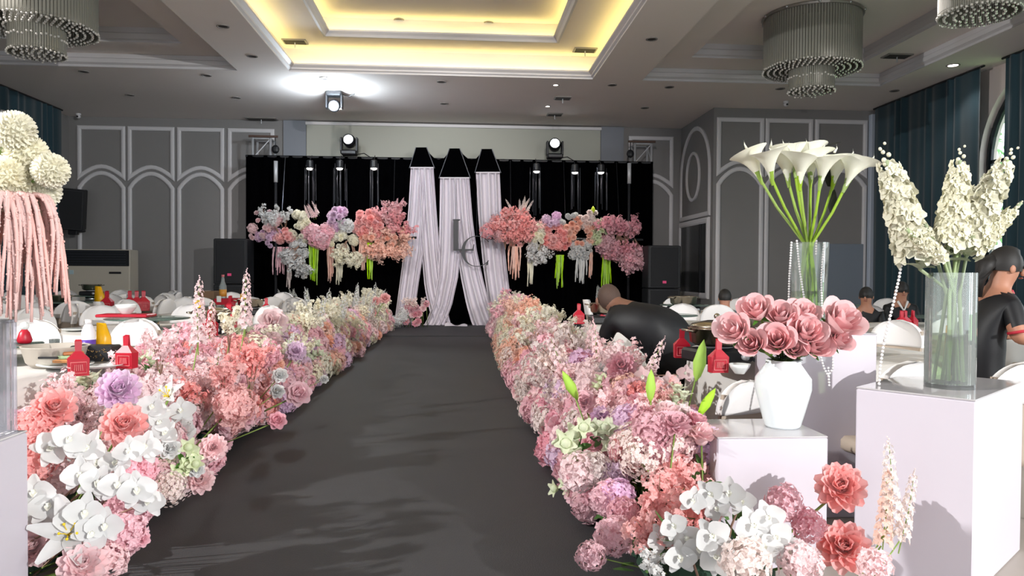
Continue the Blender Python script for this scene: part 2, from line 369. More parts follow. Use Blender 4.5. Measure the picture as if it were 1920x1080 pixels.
# curtains
def curtain(a, b, x, label, z1=5.27, amp=.055, wl=.30, tie=None, rail=True):
    t = thing('curtain', label, 'curtain', (x, (a+b)/2, 0)); L = b-a; n = int(L/wl*12); ph = random.random()*9
    def fn(u, v):
        y = -L/2+L*u; s = (y+L/2)/wl*2*pi+ph
        A = amp*(.55+.45*v)+.015*sin(s*.37+3*v)
        if tie:
            k = math.exp(-((1-v)*z1-tie[1])**2/.5)*tie[2] if (1-v)*z1 > tie[1] else tie[2]
            y = y+(tie[0]-y)*k*.75
        return (A*sin(s+1.3*sin(s*.31)+.8*sin(s*.117+1))*(.6+.4*sin(s*.213+2)), y, z1-(z1-.03)*v)
    mb = MB(); mb.grid(fn, n, 10); mb.obj('drape', m_teal, t, smooth=True)
    if rail:
        mb = MB(); mb.tube([(0, -L/2-.05, z1+.005), (0, L/2+.05, z1+.005)], .02, 6); mb.obj('rail', m_blackmetal, t)
    return t
curtain(13.42, 17.05, 9.78, 'dark teal floor-length curtain on the right wall, far side of the arched window')
curtain(8.6, 12.86, 9.78, 'dark teal floor-length curtain at the right photo edge, near side of the arched window')
curtain(9.0, 19.1, -9.72, 'long dark teal curtain along the left wall')

# tree outside the window
tr = thing('tree', 'green leafy tree outside the arched window on the right', 'tree', (14.2, 14.6, 0))
mb = MB(); mb.tube([(0, 0, 0), (.1, 0, 1.6), (0, .1, 3.2), (.2, 0, 4.6)], [.22, .18, .13, .07], 8); mb.obj('trunk', mat('tree_bark', '#5b4a3c', .9), tr)
mb = MB()
for k in range(2600):
    p = V((random.gauss(0, 1.1), random.gauss(0, 1.9), 3.6+random.gauss(0, 1.25)))
    mb.petal(T(*p) @ Euler((random.random()*6, random.random()*6, random.random()*6)).to_matrix().to_4x4(), .24, .13, nu=2, nv=1)
lf = mb.obj('foliage', petal_mat('tree_leaf', '#6aa956', .35), tr); lf['kind'] = 'stuff'
gd = MB(); gd.add([(XR+.4, -8, -.02), (30, -8, -.02), (30, 30, -.02), (XR+.4, 30, -.02)], [(0, 1, 2, 3)]); struct(gd.obj('ground_outside', mat('lawn', '#6c8a55', .9)))

# ceiling fittings
m_dl = mat('downlight_trim', '#8b8682', .5); m_dlc = mat('downlight_well', '#3c3936', .6)
def fitting(px, py, z=CZ, r=.10, lit=None, where=''):
    p = atz(px, py, z); t = thing('downlight', ('lit' if lit else 'unlit')+' round recessed downlight '+where, 'downlight', (p.x, p.y, z), group=None)
    mb = MB(); mb.lathe([(r*.72, -.004), (r*.78, -.014), (r, -.012), (r, 0)], 16, cap=False); mb.obj('trim_ring', m_dl, t)
    mb = MB(); mb.lathe([(.001, -.006), (r*.75, -.006)], 16, cap=False); mb.obj('lens', emit_mat('lit_lens', '#fff4ee', lit) if lit else m_dlc, t)
    return p
for px, py, w in ((418, 49, 'right of the left ceiling tray, nearest the camera'), (473, 105, 'left of the lit cove corner'), (157, 134, 'below the left ceiling tray, leftmost'), (387, 141, 'below the right end of the left ceiling tray'),
                  (443, 183, 'over the left wall panels, near the backdrop'), (243, 178, 'over the left wall panels, middle'), (608, 146, 'just beyond the left cove corner'), (828, 153, 'beyond the middle of the lit cove'), (833, 194, 'in mid ceiling above the white drapes'),
                  (1222, 73, 'right of the cove, nearest the camera'), (1148, 159, 'beyond the right cove corner'), (1255, 163, 'beyond the left corner of the right ceiling tray'), (1209, 202, 'above the right end of the backdrop'), (1463, 166, 'beyond the right ceiling tray, middle'), (1677, 170, 'beside the teal curtain, farthest')):
    fitting(px, py, where=w)
p = fitting(1787, 122, lit=14, r=.12, where='by the teal curtain on the right'); lamp('downlight_lamp', 'SPOT', (p.x, p.y, CZ-.03), 60, (1, .93, .9), (p.x, p.y, 0), spot_size=radians(120), spot_blend=.5, shadow_soft_size=.08)
fitting(1042, 159, lit=3, r=.07, where='beyond the right half of the cove, larger'); fitting(1027, 199, lit=3, r=.07, where='above the right stage light')
fitting(748, 37, 6.155, where='on the inner cove ceiling, left one'); fitting(916, 43, 6.155, where='on the inner cove ceiling, right one')
def vent(px, py, z, w, d, where):
    p = atz(px, py, z); t = thing('ceiling_vent', 'rectangular metal air vent '+where, 'vent', (p.x, p.y, z))
    mb = MB(); mb.box((0, 0, -.012), (w, d, .024), bev=.006); mb.obj('frame', m_dl, t)
    for k in range(5):
        mb = MB(); mb.box((0, -d*.35+d*.175*k, -.028), (w*.86, d*.07, .01)); mb.obj('slat', m_dlc, t)
    mb = MB(); mb.tube([(0, 0, -.02), (0, 0, -.13)], .012, 6); mb.obj('sprinkler_stem', m_alu, t)
vent(553, 77, 5.8, .46, .3, 'on the left cove tier'); vent(1097, 93, 5.8, .46, .3, 'on the right cove tier'); vent(1055, 183, CZ, .38, .3, 'above the right stage light, nearer one')
vent(1040, 214, CZ, .38, .3, 'above the right stage light, farther one'); vent(1682, 104, 5.57, .5, .3, 'inside the right ceiling tray')
vent(490, 222, CZ, .8, .3, 'above the left truss tower')
for px, py, lb in ((147, 213, 'small white dome camera on the ceiling at the left wall corner'), (1474, 190, 'small white dome camera under the chandelier on the right')):
    p = atz(px, py, CZ); t = thing('security_camera', lb, 'camera', (p.x, p.y, CZ))
    mb = MB(); mb.cyl(.06, -.04, 0, 14); mb.obj('mount', m_white, t, smooth=False)
    mb = MB(); mb.ball((0, 0, -.07), .055, 12); mb.obj('dome', m_white, t, smooth=True)
    mb = MB(); mb.cyl(.022, 0, .02, 10, T(0, -.045, -.08) @ RX(pi/2)); mb.obj('lens', m_blackmetal, t)

# chandeliers
m_crys = mat('smoky_crystal', '#86857b', .25, .0, spec=.8); m_crys2 = mat('bright_crystal', '#e9e6e0', .12, .35, spec=1.0)
def chandelier(x, y, z, label, r=.81, inner=True):
    t = thing('chandelier', label, 'chandelier', (x, y, z), group=None)
    mb = MB(); mb.lathe([(r*.2, -.05), (r+.02, -.05), (r+.03, -.02), (r+.02, .0), (r*.2, 0)], 48); mb.obj('mount_plate', mat('plate_metal', '#8e8982', .35, .5), t, smooth=False)
    for k in range(10):
        a = 2*pi*k/10; mb = MB(); mb.ball((r*1.03*cos(a), r*1.03*sin(a), -.025), .025, 8); mb.obj('bolt', m_chrome, t, smooth=True)
    def strands(nm, rr, n, z0, z1, m, br=.012):
        mb = MB()
        for k in range(n):
            a = 2*pi*k/n; M = T(rr*cos(a), rr*sin(a), 0) @ RZ(a); mb.box((0, 0, (z0+z1)/2), (.012, 2*pi*rr/n*.8, z0-z1), M)
            for q in range(3): mb.ball((0, 0, z1-.015+.028*q), br, 6, M)
        o = mb.obj(nm, m, t); o['kind'] = 'stuff'
    strands('crystal_curtain', r*.985, 110, -.05, -.92, m_crys)
    if inner: strands('crystal_curtain', r*.46, 70, -.05, -1.28, m_crys)
    mb = MB()
    for rr, zz in ((r*.98, -.93), (r*.46, -1.08), (r*.46, -1.3))[:3 if inner else 1]:
        for k in range(int(rr*110)):
            a = 2*pi*k/int(rr*110); mb.ball(((rr+.012)*cos(a), (rr+.012)*sin(a), zz+random.uniform(-.02, .02)), .018, 6)
    for rr in (.1, .2, .3, .42, .52, .62, .72):
        if rr > r: continue
        zz = -1.3 if inner and rr < .36 else -.93
        for k in range(int(rr*70)): a = 2*pi*k/int(rr*70); mb.ball((rr*cos(a), rr*sin(a), zz), .022, 6)
    o = mb.obj('crystal_beads', m_crys2, t); o['kind'] = 'stuff'
p = atz(1528, 27, 5.84); chandelier(p.x, p.y+.1, 5.84, 'two-tier round crystal chandelier in the right ceiling tray')
p = at(70, 145, 11.6); chandelier(p.x, p.y, 5.84, 'two-tier round crystal chandelier at the upper left photo corner')
p = atz(1836, 28, 4.91); chandelier(p.x, p.y, 5.84, 'crystal chandelier cut by the top right photo corner', r=.5, inner=False)
# ------------------------------------------------------------------ stage
m_drape = mat('white_satin', '#d8d2da', .5, spec=.3)
bd = thing('stage_backdrop', 'wide black pleated cloth backdrop behind the stage', 'backdrop', (0, 19.05, 0))
def bfn(u, v):
    x = -5.29+10.28*u; s = x*2*pi/.34
    return (x, .05*sin(s+.7*sin(s*.23))*(.4+.6*v), 4.24-4.2*v)
mb = MB(); mb.grid(bfn, 240, 6); mb.obj('black_cloth', m_black, bd, smooth=True)
mb = MB(); mb.tube([(-5.3, .02, 4.22), (5.0, .02, 4.22)], .035, 8); mb.obj('top_bar', m_blackmetal, bd)
def px2(pts, Y): return [at(x, y, Y) for x, y in pts]
for pts in ([(800, 277), (806, 288), (814, 296), (822, 299), (832, 297), (838, 290), (843, 279), (843, 312), (800, 312)], [(862, 279), (868, 289), (877, 297), (884, 299), (893, 297), (899, 290), (903, 280), (903, 312), (862, 312)]):
    P = [at(x, y, 18.97) for x, y in pts]; mb = MB(); n = len(P)
    mb.add([tuple(p-V((0, 19.05, 0))) for p in P]+[tuple(p+V((0, .03-19.05, 0))) for p in P], [tuple(range(n)), tuple(range(2*n-1, n-1, -1))]+[(i, (i+1) % n, n+(i+1) % n, n+i) for i in range(n)])
    mb.obj('header_scallop', m_black, bd)
DR = [('left white satin drape, its tails parting to either side', 18.92, [(770, 813), 315, (780, 800), 277],
       [[(315, 770, 800), (400, 765, 797), (470, 757, 795), (540, 748, 784), (613, 738, 774)], [(315, 782, 813), (400, 786, 819), (470, 790, 825), (540, 796, 832), (613, 812, 846)]]),
      ('middle white satin drape with the LC monogram, split low in the centre', 18.82, [(825, 880), 334, (843, 862), 279],
       [[(334, 825, 860), (410, 824, 864), (470, 823, 864), (520, 821, 859), (570, 812, 848), (598, 801, 838), (613, 793, 832)], [(334, 848, 880), (410, 852, 886), (470, 857, 894), (520, 864, 905), (570, 874, 918), (613, 886, 934)]]),
      ('right white satin drape falling straight behind the flowers', 18.92, [(892, 937), 324, (903, 922), 280],
       [[(324, 892, 937), (410, 897, 941), (500, 906, 950), (560, 915, 957), (613, 924, 966)]])]
for lb, Y, (tw, ty, hw, hy), strips in DR:
    base = at((tw[0]+tw[1])/2, 613, Y); base.z = 0; t = thing('stage_drape', lb, 'drape', base)
    for si, st in enumerate(strips):
        def fn(u, v, st=st, si=si):
            q = v*(len(st)-1); k = min(int(q), len(st)-2); f = q-k
            y, a, b = [st[k][i]+(st[k+1][i]-st[k][i])*f for i in range(3)]
            p = at(a+(b-a)*u, y, Y-.03*si); p.z = max(p.z, .03)
            s = u*2*pi*3.4+1.2*sin(v*2.1+si)+.9*sin(u*7)
            p.y += .06*sin(s)+.008*sin(2.1*s+1)-.12*max(0, v-.8)
            return tuple(p-base)
        mb = MB(); mb.grid(fn, 56, 18); mb.obj('drape_panel', m_drape, t, smooth=True)
    P = [at(hw[0], hy, Y), at(hw[1], hy, Y), at(tw[1]+2, ty+1, Y), at(tw[0]-2, ty+1, Y)]
    mb = MB(); vs = [tuple(p-base+V((0, -.06, 0))) for p in P]+[tuple(p-base+V((0, .0, 0))) for p in P]
    mb.add(vs, [(0, 1, 2, 3), (7, 6, 5, 4), (0, 4, 5, 1), (1, 5, 6, 2), (2, 6, 7, 3), (3, 7, 4, 0)]); mb.obj('black_header', m_black, t)
    for e in ((0, 3), (1, 2)):
        mb = MB(); mb.tube([P[e[0]]-base+V((0, -.07, 0)), P[e[1]]-base+V((0, -.07, 0))], .010, 6); mb.obj('edge_piping', mat('grey_piping', '#585a62', .5), t)
    mb = MB(); a, b = at(tw[0], ty, Y)-base, at(tw[1], ty, Y)-base; mb.tube([a+V((0, -.05, 0)), b+V((0, -.05, 0))], .02, 8); mb.obj('hem_rod', m_drape, t)
# fallen tail of cloth beside the middle drape
mb = MB(); pc = at(855, 612, 18.6)
mb.grid(lambda u, v: (pc.x-.28+.56*u, pc.y-.12+.24*v+.05*sin(u*5), .03+.10*sin(pi*v)*(.5+.5*sin(u*9))*(1-u*.5)), 14, 8); tag(mb.obj('cloth_tail', m_drape, smooth=True), 'loose tail of white satin lying on the stage floor', 'fabric')

# monogram
def text_mesh(body, size, depth):
    c = bpy.data.curves.new('t', 'FONT'); c.body = body; c.size = size; c.extrude = depth; c.resolution_u = 6
    o = bpy.data.objects.new('t', c); COL.objects.link(o); dg = bpy.context.evaluated_depsgraph_get(); me = bpy.data.meshes.new_from_object(o.evaluated_get(dg)); bpy.data.objects.remove(o); return me
m_mono = mat('gunmetal_letter', '#2b2c30', .55, .0)
mono = thing('monogram_letters', 'dark metal L and C monogram letters hung in front of the middle drape', 'letters', at(880, 500, 18.55))
b0 = at(880, 500, 18.55)
mb = MB()
def slab(poly, Y=18.55, d=.05):
    P = [at(x, y, Y)-b0 for x, y in poly]; n = len(P)
    mb.add([tuple(p) for p in P]+[tuple(p+V((0, d, 0))) for p in P], [tuple(range(n)), tuple(range(2*n-1, n-1, -1))]+[(i, (i+1) % n, n+(i+1) % n, n+i) for i in range(n)])
slab([(850, 412), (861.5, 412), (861.5, 413.5), (859.5, 414.5), (859.5, 469), (850, 469)]); slab([(850, 467), (884, 467), (886, 466), (888, 458), (889.5, 458), (888, 470), (850, 470)])
slab([(849, 411), (863, 411), (863, 413.2), (849, 413.2)])
mb.obj('letter_l', m_mono, mono)
mb = MB(); cx, cy, R1, R2 = 894, 471, 29, 29
pts_o = []; pts_i = []
for k in range(41):
    a = radians(38+284*k/40); w = 1.4+5.2*max(0, -cos(a))**1.3
    pts_o.append((cx+R1*cos(a), cy-R2*sin(a))); pts_i.append((cx+(R1-w)*cos(a), cy-(R2-1.3)*sin(a)))
for k in range(40):
    q = [pts_o[k], pts_o[k+1], pts_i[k+1], pts_i[k]]; slab(q, 18.5)
slab([(912, 492), (915.5, 488), (915.5, 496), (911, 498)], 18.5)
mb.obj('letter_c', m_mono, mono)
for x_ in (855, 894):
    mb = MB(); mb.tube([at(x_, 412 if x_ < 870 else 443, 18.56)-b0, at(x_, 336, 18.80)-b0], .004, 4); mb.obj('hanging_wire', m_mono, mono)

# truss towers
def truss(px0, px1, label, ytop):
    a, b = at(px0, 300, 19.35), at(px1, 300, 19.35); w = .44; cx = (a.x+b.x)/2; ztop = at(px0, ytop, 19.35).z
    t = thing('truss_tower', label, 'truss', (cx, 19.55, 0))
    for sx in (-1, 1):
        for sy in (-1, 1):
            mb = MB(); mb.cyl(.03, 0, ztop, 10, T(sx*w/2, sy*w/2, 0)); mb.obj('chord', m_alu, t, smooth=True)
    z = ztop-.02; k = 0
    while z > .3:
        mb = MB()
        for sy in (-1, 1): mb.tube([(-w/2, sy*w/2, z), (w/2, sy*w/2, z)], .018, 6)
        for sx in (-1, 1): mb.tube([(sx*w/2, -w/2, z), (sx*w/2, w/2, z)], .018, 6)
        mb.obj('rung', m_alu, t); mb = MB(); s_ = 1 if k % 2 else -1
        mb.tube([(-s_*w/2, -w/2, z), (s_*w/2, -w/2, z-.5)], .013, 6); mb.tube([(w/2, -s_*w/2, z), (w/2, s_*w/2, z-.5)], .013, 6); mb.obj('brace', m_alu, t)
        z -= .5; k += 1
    mb = MB(); mb.box((0, 0, .02), (.8, .8, .04), bev=.01); mb.obj('base_plate', m_blackmetal, t)
    s_ = 1 if cx < 0 else -1
    mb = MB(); mb.tube([(-.3*s_, -.3, ztop+.02), (.42*s_, -.3, ztop+.02)], .03, 8); mb.obj('hoist_arm', mat('rust_steel', '#5e4a41', .6, .4), t)
    mb = MB(); mb.tube([(.36*s_, -.3, ztop), (.36*s_, -.3, ztop-.2)], .012, 6); mb.ball((.36*s_, -.3, ztop-.3), .1, 10, sq=(1, .7, 1.1)); mb.obj('chain_hoist', m_blackmetal, t)
truss(470, 512, 'silver box truss tower rising behind the left end of the backdrop', 258)
truss(1187, 1224, 'silver box truss tower rising behind the right end of the backdrop', 268)
def pole(px, ytop, label):
    p = at(px, ytop, 18.8); t = thing('support_pole', label, 'pole', (p.x, 18.8, 0))
    mb = MB(); mb.cyl(.035, 0, p.z-.5, 10); mb.obj('lower_tube', mat('dark_grey_tube', '#3a3b3f', .4, .5), t, smooth=True)
    mb = MB(); mb.cyl(.05, p.z-.52, p.z, 10); mb.obj('upper_sleeve', m_alu, t, smooth=True)
    mb = MB(); mb.cyl(.16, 0, .03, 14); mb.obj('base', m_blackmetal, t)
pole(517, 302, 'slim metal pole in front of the left end of the backdrop'); pole(1180, 306, 'slim metal pole in front of the right end of the backdrop')

# moving head lights on the backdrop
def moving_head(px, py, Y, label, s=1.0, aim=None, hang=False):
    p = at(px, py, Y); t = thing('moving_head_light', label, 'stage light', (p.x, p.y, 4.26 if not hang else CZ), scale=s)
    sg = -1 if hang else 1
    mb = MB(); mb.box((0, 0, sg*.06), (.4, .34, .12), bev=.03); mb.obj('base', m_blackmetal, t)
    for sx in (-1, 1):
        mb = MB(); mb.box((sx*.19, 0, sg*.26), (.05, .22, .36), bev=.02); mb.obj('yoke_arm', m_blackmetal, t)
    M = T(0, 0, sg*.36) @ toward(aim or (0, -1, .05))
    mb = MB(); mb.lathe([(.09, -.2), (.15, -.14), (.16, .05), (.135, .16), (.12, .16), (.115, .12)], 20, M); hd = mb.obj('lamp_head', m_blackmetal, t, smooth=True)
    mb = MB(); mb.lathe([(.001, .15), (.06, .148), (.115, .13)], 20, M, cap=False); mb.obj('lens', emit_mat('stage_lens', '#f4fbff', 9), hd, smooth=True)
    mb = MB(); mb.tube([(.2, .1, sg*.05), (.35, .15, sg*.08), (.5, .1, -.02)], .012, 6); mb.obj('cable', m_blackmetal, t)
    return p
moving_head(655, 275, 18.95, 'moving head spotlight shining on top of the backdrop, left of the drapes', aim=(-.05, -1, .12))
moving_head(1040, 285, 18.95, 'moving head spotlight shining on top of the backdrop, right of the drapes', aim=(-.1, -1, .12))
p = atz(627, 172, CZ); moving_head(627, 172, p.y, 'glaring white stage light hung from the ceiling left of centre', .85, aim=(.05, -1, -.25), hang=True)
lamp('ceiling_stage_lamp', 'POINT', (p.x, p.y-.45, CZ-.42), 160, (.78, .9, 1), shadow_soft_size=.12)

# pendant lamps with clear rods above the hanging flowers
m_rod = mat('clear_acrylic_rod', '#3a3b40', .2, .5)
for px, py, lb in ((581, 300, 'leftmost'), (637, 300, 'second from left'), (701, 300, 'third from left'), (1006, 306, 'third from right'), (1078, 308, 'second from right'), (1127, 308, 'rightmost')):
    p = at(px, py, 18.35); t = thing('pendant_spotlight', 'black pendant spotlight with clear hanging rods over the floating flowers, '+lb, 'lamp', p)
    mb = MB(); mb.lathe([(.05, 0), (.085, -.02), (.09, -.17), (.1, -.19), (.085, -.2)], 16); mb.obj('lamp_body', m_blackmetal, t, smooth=False)
    mb = MB(); mb.tube([(0, 0, 0), (0, .25, .14)], .012, 6); mb.obj('hanger', m_blackmetal, t)
    mb = MB(); mb.lathe([(.001, -.245), (.045, -.238), (.07, -.218), (.078, -.196)], 16, cap=False); mb.obj('lens', emit_mat('pendant_lens', '#fff6f2', 7), t)
    for k in range(7):
        a = 2*pi*k/7+px; r = .09+.05*(k % 3); ln = .75+.5*random.random()
        mb = MB(); mb.tube([(r*cos(a), r*sin(a)*.6, -.1-.1*(k % 2)), (r*cos(a)*1.05, r*sin(a)*.6, -.2-ln)], .009, 5); mb.obj('hanging_rod', m_rod, t)
    lamp('pendant_lamp', 'SPOT', (p.x, p.y-.02, p.z-.27), 110, (1, .93, .88), (p.x, p.y-.25, 0), spot_size=radians(75), spot_blend=.7, shadow_soft_size=.05)

# loudspeakers
m_spk = mat('speaker_black', '#14161a', .55, noise=.1, nscale=40); m_grill = mat('speaker_grille', '#0d0f14', .75, bump=.3, bscale=300)
def loudspeaker(p0, p1, Y, label, dot):
    a, b = at(p0, 450, Y), at(p1, 450, Y); w = b.x-a.x; h = at(p0, dot[2], Y).z; t = thing('loudspeaker', label, 'loudspeaker', ((a.x+b.x)/2, Y+.3, 0))
    for k, (z0, z1) in enumerate(((.0, h*.5-.005), (h*.5+.005, h))):
        mb = MB(); mb.box((0, 0, (z0+z1)/2), (w, .6, z1-z0), bev=.02); c = mb.obj('cabinet', m_spk, t)
        mb = MB(); mb.box((0, -.305, (z0+z1)/2), (w*.84, .02, (z1-z0)*.92), bev=.008); mb.obj('grille', m_grill, c)
    q = at(dot[0], dot[1], Y-.02); mb = MB(); mb.box((q.x-t.location.x, -.32, q.z), (.09, .008, .06), bev=.003); mb.obj('pink_badge', mat('pink_badge', '#e0457a', .5), t)
loudspeaker(400, 463, 17.6, 'tall black stacked loudspeaker at the left of the stage', (430, 515, 447))
loudspeaker(1216, 1277, 17.2, 'tall black stacked loudspeaker at the right of the stage', (1246, 529, 460))
p = at(130, 392, 19.2); t = thing('wall_loudspeaker', 'black loudspeaker mounted high on the left wall corner', 'loudspeaker', (p.x, p.y, p.z))
M = RZ(radians(14)) @ RX(radians(8)) @ RY(radians(4)); mb = MB(); mb.box((0, 0, 0), (.7, .4, 1.0), M, bev=.02); mb.obj('cabinet', m_spk, t); mb = MB(); mb.box((0, -.205, 0), (.62, .02, .92), M, bev=.008); mb.obj('grille', m_grill, t)
mb = MB(); mb.box((.05, .1, -.56), (.2, .15, .14), bev=.01); mb.tube([(.05, .1, -.55), (.0, .75, -.5)], .03, 6); mb.obj('bracket', m_blackmetal, t)

# floor air conditioner
a, b = at(113, 467, 18.6), at(243, 467, 18.6); t = thing('air_conditioner', 'cream floor-standing air conditioner with black louvre top beside the left wall', 'air conditioner', ((a.x+b.x)/2, 18.85, 0)); w = b.x-a.x; hh = a.z
m_cream = mat('cream_enamel', '#b9b2a4', .45)
mb = MB(); mb.box((0, 0, hh/2), (w, .5, hh), bev=.02); mb.obj('body', m_cream, t)
mb = MB(); mb.box((0, -.252, hh-.21), (w*.985, .02, .38), bev=.005); gr = mb.obj('outlet_grille', m_blackmetal, t)
for k in range(6):
    mb = MB(); mb.box((.02, -.268, hh-.36+.062*k), (w*.86, .014, .018), RX(0)); mb.obj('louvre', mat('dark_louvre', '#2b2f35', .35), gr)
mb = MB(); mb.box((w*.29, -.257, hh-.56), (.28, .014, .05), bev=.01); mb.obj('badge', m_blackmetal, t)
mb = MB(); mb.box((-w*.34, -.257, hh-.55), (.10, .012, .10), bev=.01); mb.obj('sticker', mat('pale_sticker', '#a9c0c6', .5), t)
mb = MB(); mb.box((0, 0, .06), (w*1.02, .52, .12), bev=.01); mb.obj('plinth', m_blackmetal, t)

# ------------------------------------------------------------------ tables and chairs
m_cloth = mat('white_tablecloth', '#d6d3ce', .7, noise=.03, nscale=8); m_cap = mat('white_chair_cap', '#e6e4e3', .6); m_beige = mat('beige_chair_cover', '#b7a898', .75, noise=.05, nscale=12)
m_leg = mat('chair_leg_metal', '#9b948c', .35, .6); m_gl_t = glass_mat('green_table_glass', '#9fb8ad', opac=.25)
def chair_mesh():
    P = []
    def back(z0, z1, w, th, curve, mb, arch=True, k0=0):
        n, mrow = 10, 12
        def fn(u, v, o):
            z = z0+(z1-z0)*v; W_ = w*(1-.10*(1-v)*(0 if k0 else 1))
            if arch and v > .0:
                q = max(0, (z-(z1-.20))/.20); W_ = W_*sqrt(max(.0, 1-(q**2.2)*.985))
            x = (u-.5)*W_; return (x, .19+o+curve*(1-(2*u-1)**2)+.16*(z-.45), z)
        F = [fn(i/n, j/mrow, -th/2) for i in range(n+1) for j in range(mrow+1)]; B = [fn(i/n, j/mrow, th/2) for i in range(n+1) for j in range(mrow+1)]
        N = len(F); fs = []
        for i in range(n):
            for j in range(mrow):
                a = i*(mrow+1)+j; b = a+mrow+1; fs += [(a, b, b+1, a+1), (N+a, N+a+1, N+b+1, N+b)]
        for i in range(n):
            for j in (0, mrow): a = i*(mrow+1)+j; b = a+mrow+1; fs.append((a, N+a, N+b, b))
        for j in range(mrow):
            for i in (0, n): a = i*(mrow+1)+j; fs.append((a, a+1, N+a+1, N+a))
        mb.add(F+B, fs)
    mb = MB(); back(.36, .86, .44, .035, .05, mb, False, 1); P.append(('backrest', mb.mesh('backrest', m_beige)))
    mb = MB(); back(.72, .95, .47, .06, .05, mb, True, 1); P.append(('back_cap', mb.mesh('back_cap', m_cap)))
    mb = MB(); mb.box((0, -.02, .44), (.44, .44, .09), bev=.03); P.append(('seat', mb.mesh('seat', m_beige)))
    for sx in (-1, 1):
        for sy in (-1, 1):
            mb = MB(); mb.tube([(sx*.18, sy*.17, .40), (sx*.20, sy*.2, 0)], [.016, .012], 6); P.append(('leg', mb.mesh('leg', m_leg)))
    return P
CH = chair_mesh()
def chair(x, y, rz, label, group=None, s=1.0):
    t = thing('banquet_chair', label, 'chair', (x, y, 0), rz, group, s)
    for n, me in CH: put(n, me, t)
    return t
def cloth_mesh(r, z, drop=.72):
    mb = MB(); n = 72
    def fn(u, v):
        a = 2*pi*u
        if v < .5: q = v*2; return (r*q*cos(a), r*q*sin(a), z)
        q = (v-.5)*2; R = r+.012+.05*q+.045*q*sin(11*a)+.02*q*sin(17*a+1); return (R*cos(a), R*sin(a), z-.004-drop*q)
    mb.grid(fn, n, 12); return mb.mesh('tablecloth', m_cloth)
TC = cloth_mesh(.9, .762); 
mb = MB(); mb.cyl(.88, .71, .75, 36); TT = mb.mesh('tabletop', mat('plywood', '#a3835e', .6), False)
mb = MB(); mb.lathe([(.3, 0), (.3, .03), (.05, .06), (.045, .71)], 16); TL = mb.mesh('pedestal_leg', m_leg)
mb = MB(); mb.lathe([(.001, .0), (.39, .0), (.40, .006), (.39, .012), (.001, .012)], 40); LG = mb.mesh('glass_disc', m_gl_t)
mb = MB(); mb.lathe([(.11, 0), (.11, .1), (.09, .1)], 24); LD = mb.mesh('steel_drum', m_chrome)
def table(x, y, where, wid=None):
    t = thing('banquet_table', 'round banquet table under a white cloth, the '+where, 'table', (x, y, 0), group=None)
    put('tabletop', TT, t); put('pedestal_leg', TL, t)
    c = put('tablecloth', TC); c.location = (x, y, 0); c.rotation_euler = (0, 0, random.random()*6); tag(c, 'white cloth draped over the '+where, 'tablecloth')
    l = thing('lazy_susan', 'glass lazy susan on a steel drum on the '+where, 'lazy susan', (x, y, .765)); put('steel_drum', LD, l); put('glass_disc', LG, l, T(0, 0, .1))
    return .766
TB = {'L1': (-3.08, 4.95, 'nearest left table'), 'L2': (-3.12, 7.75, 'second left table'), 'L3': (-3.15, 10.45, 'third left table'), 'L4': (-3.95, 13.3, 'table by the left loudspeaker'),
      'M1': (-5.95, 8.4, 'table at the far left'), 'M2': (-5.75, 11.6, 'table before the left wall panels'), 'M3': (-6.9, 14.6, 'table before the air conditioner'),
      'R1': (2.68, 5.5, 'nearest right table'), 'R2': (2.38, 8.55, 'table beside the bending man'), 'R3': (3.5, 11.3, 'table before the right loudspeaker'), 'S1': (5.6, 8.2, 'table behind the tall glass vase'), 'S2': (6.2, 11.6, 'table below the grey wing wall')}
for k, (x, y, w_) in TB.items(): table(x, y, w_)
def ring(k, angs, desc, rr=1.28, s=1.0):
    x, y, w_ = TB[k]; lbl = ['first', 'second', 'third', 'fourth', 'fifth', 'sixth', 'seventh', 'eighth']
    for i, a in enumerate(angs):
        aa = radians(a+random.uniform(-5, 5)); q = rr+random.uniform(-.05, .05)
        cx, cy = x+q*cos(aa), y+q*sin(aa)
        side_ = 'far side' if sin(aa) > .5 else ('near side' if sin(aa) < -.5 else ('right side' if cos(aa) > 0 else 'left side'))
        chair(cx, cy, aa-pi/2+random.uniform(-.12, .12), 'white-capped beige chair, %s of the %s' % (side_, w_), 'chairs on the %s of the %s' % (side_, w_), s)
ring('L1', [75, 105, 138, 165, 205], '', 1.25); ring('L2', [60, 92, 125, 160, 200, 235], ''); ring('L3', [65, 95, 130, 165, 200, 238], ''); ring('L4', [70, 110, 150, 190, 230, 270, 310], '')
ring('M1', [30, 65, 100, 140, 200, 330], ''); ring('M2', [20, 60, 100, 140, 180, 220, 260, 300, 340], ''); ring('M3', [0, 45, 90, 135, 180, 225, 270, 315], '')
ring('R1', [40, 72], '', 1.28); ring('R2', [60, 100, 340], ''); ring('R3', [40, 80, 120, 180, 225, 270, 320], ''); ring('S1', [55, 90, 125, 165, 200, 240, 275, 320], ''); ring('S2', [40, 90, 140, 190, 230, 270, 310], '')
# nearest chairs, seen one by one
chair(-2.18, 3.72, radians(150), 'white-capped chair tucked behind the coral dahlia at the lower left', s=.84)
chair(-2.75, 3.78, radians(175), 'grey shaded chair right beside the clear acrylic stand on the left', s=.95)
chair(1.52, 4.25, radians(205), 'low white chair back behind the bright green leaf near the rose vase', s=.80)
chair(2.33, 3.98, radians(192), 'grey shaded chair back seen left of the tall glass vase foot', s=.95)
chair(3.05, 3.95, radians(172), 'grey shaded chair back seen right of the tall glass vase foot', s=.95)

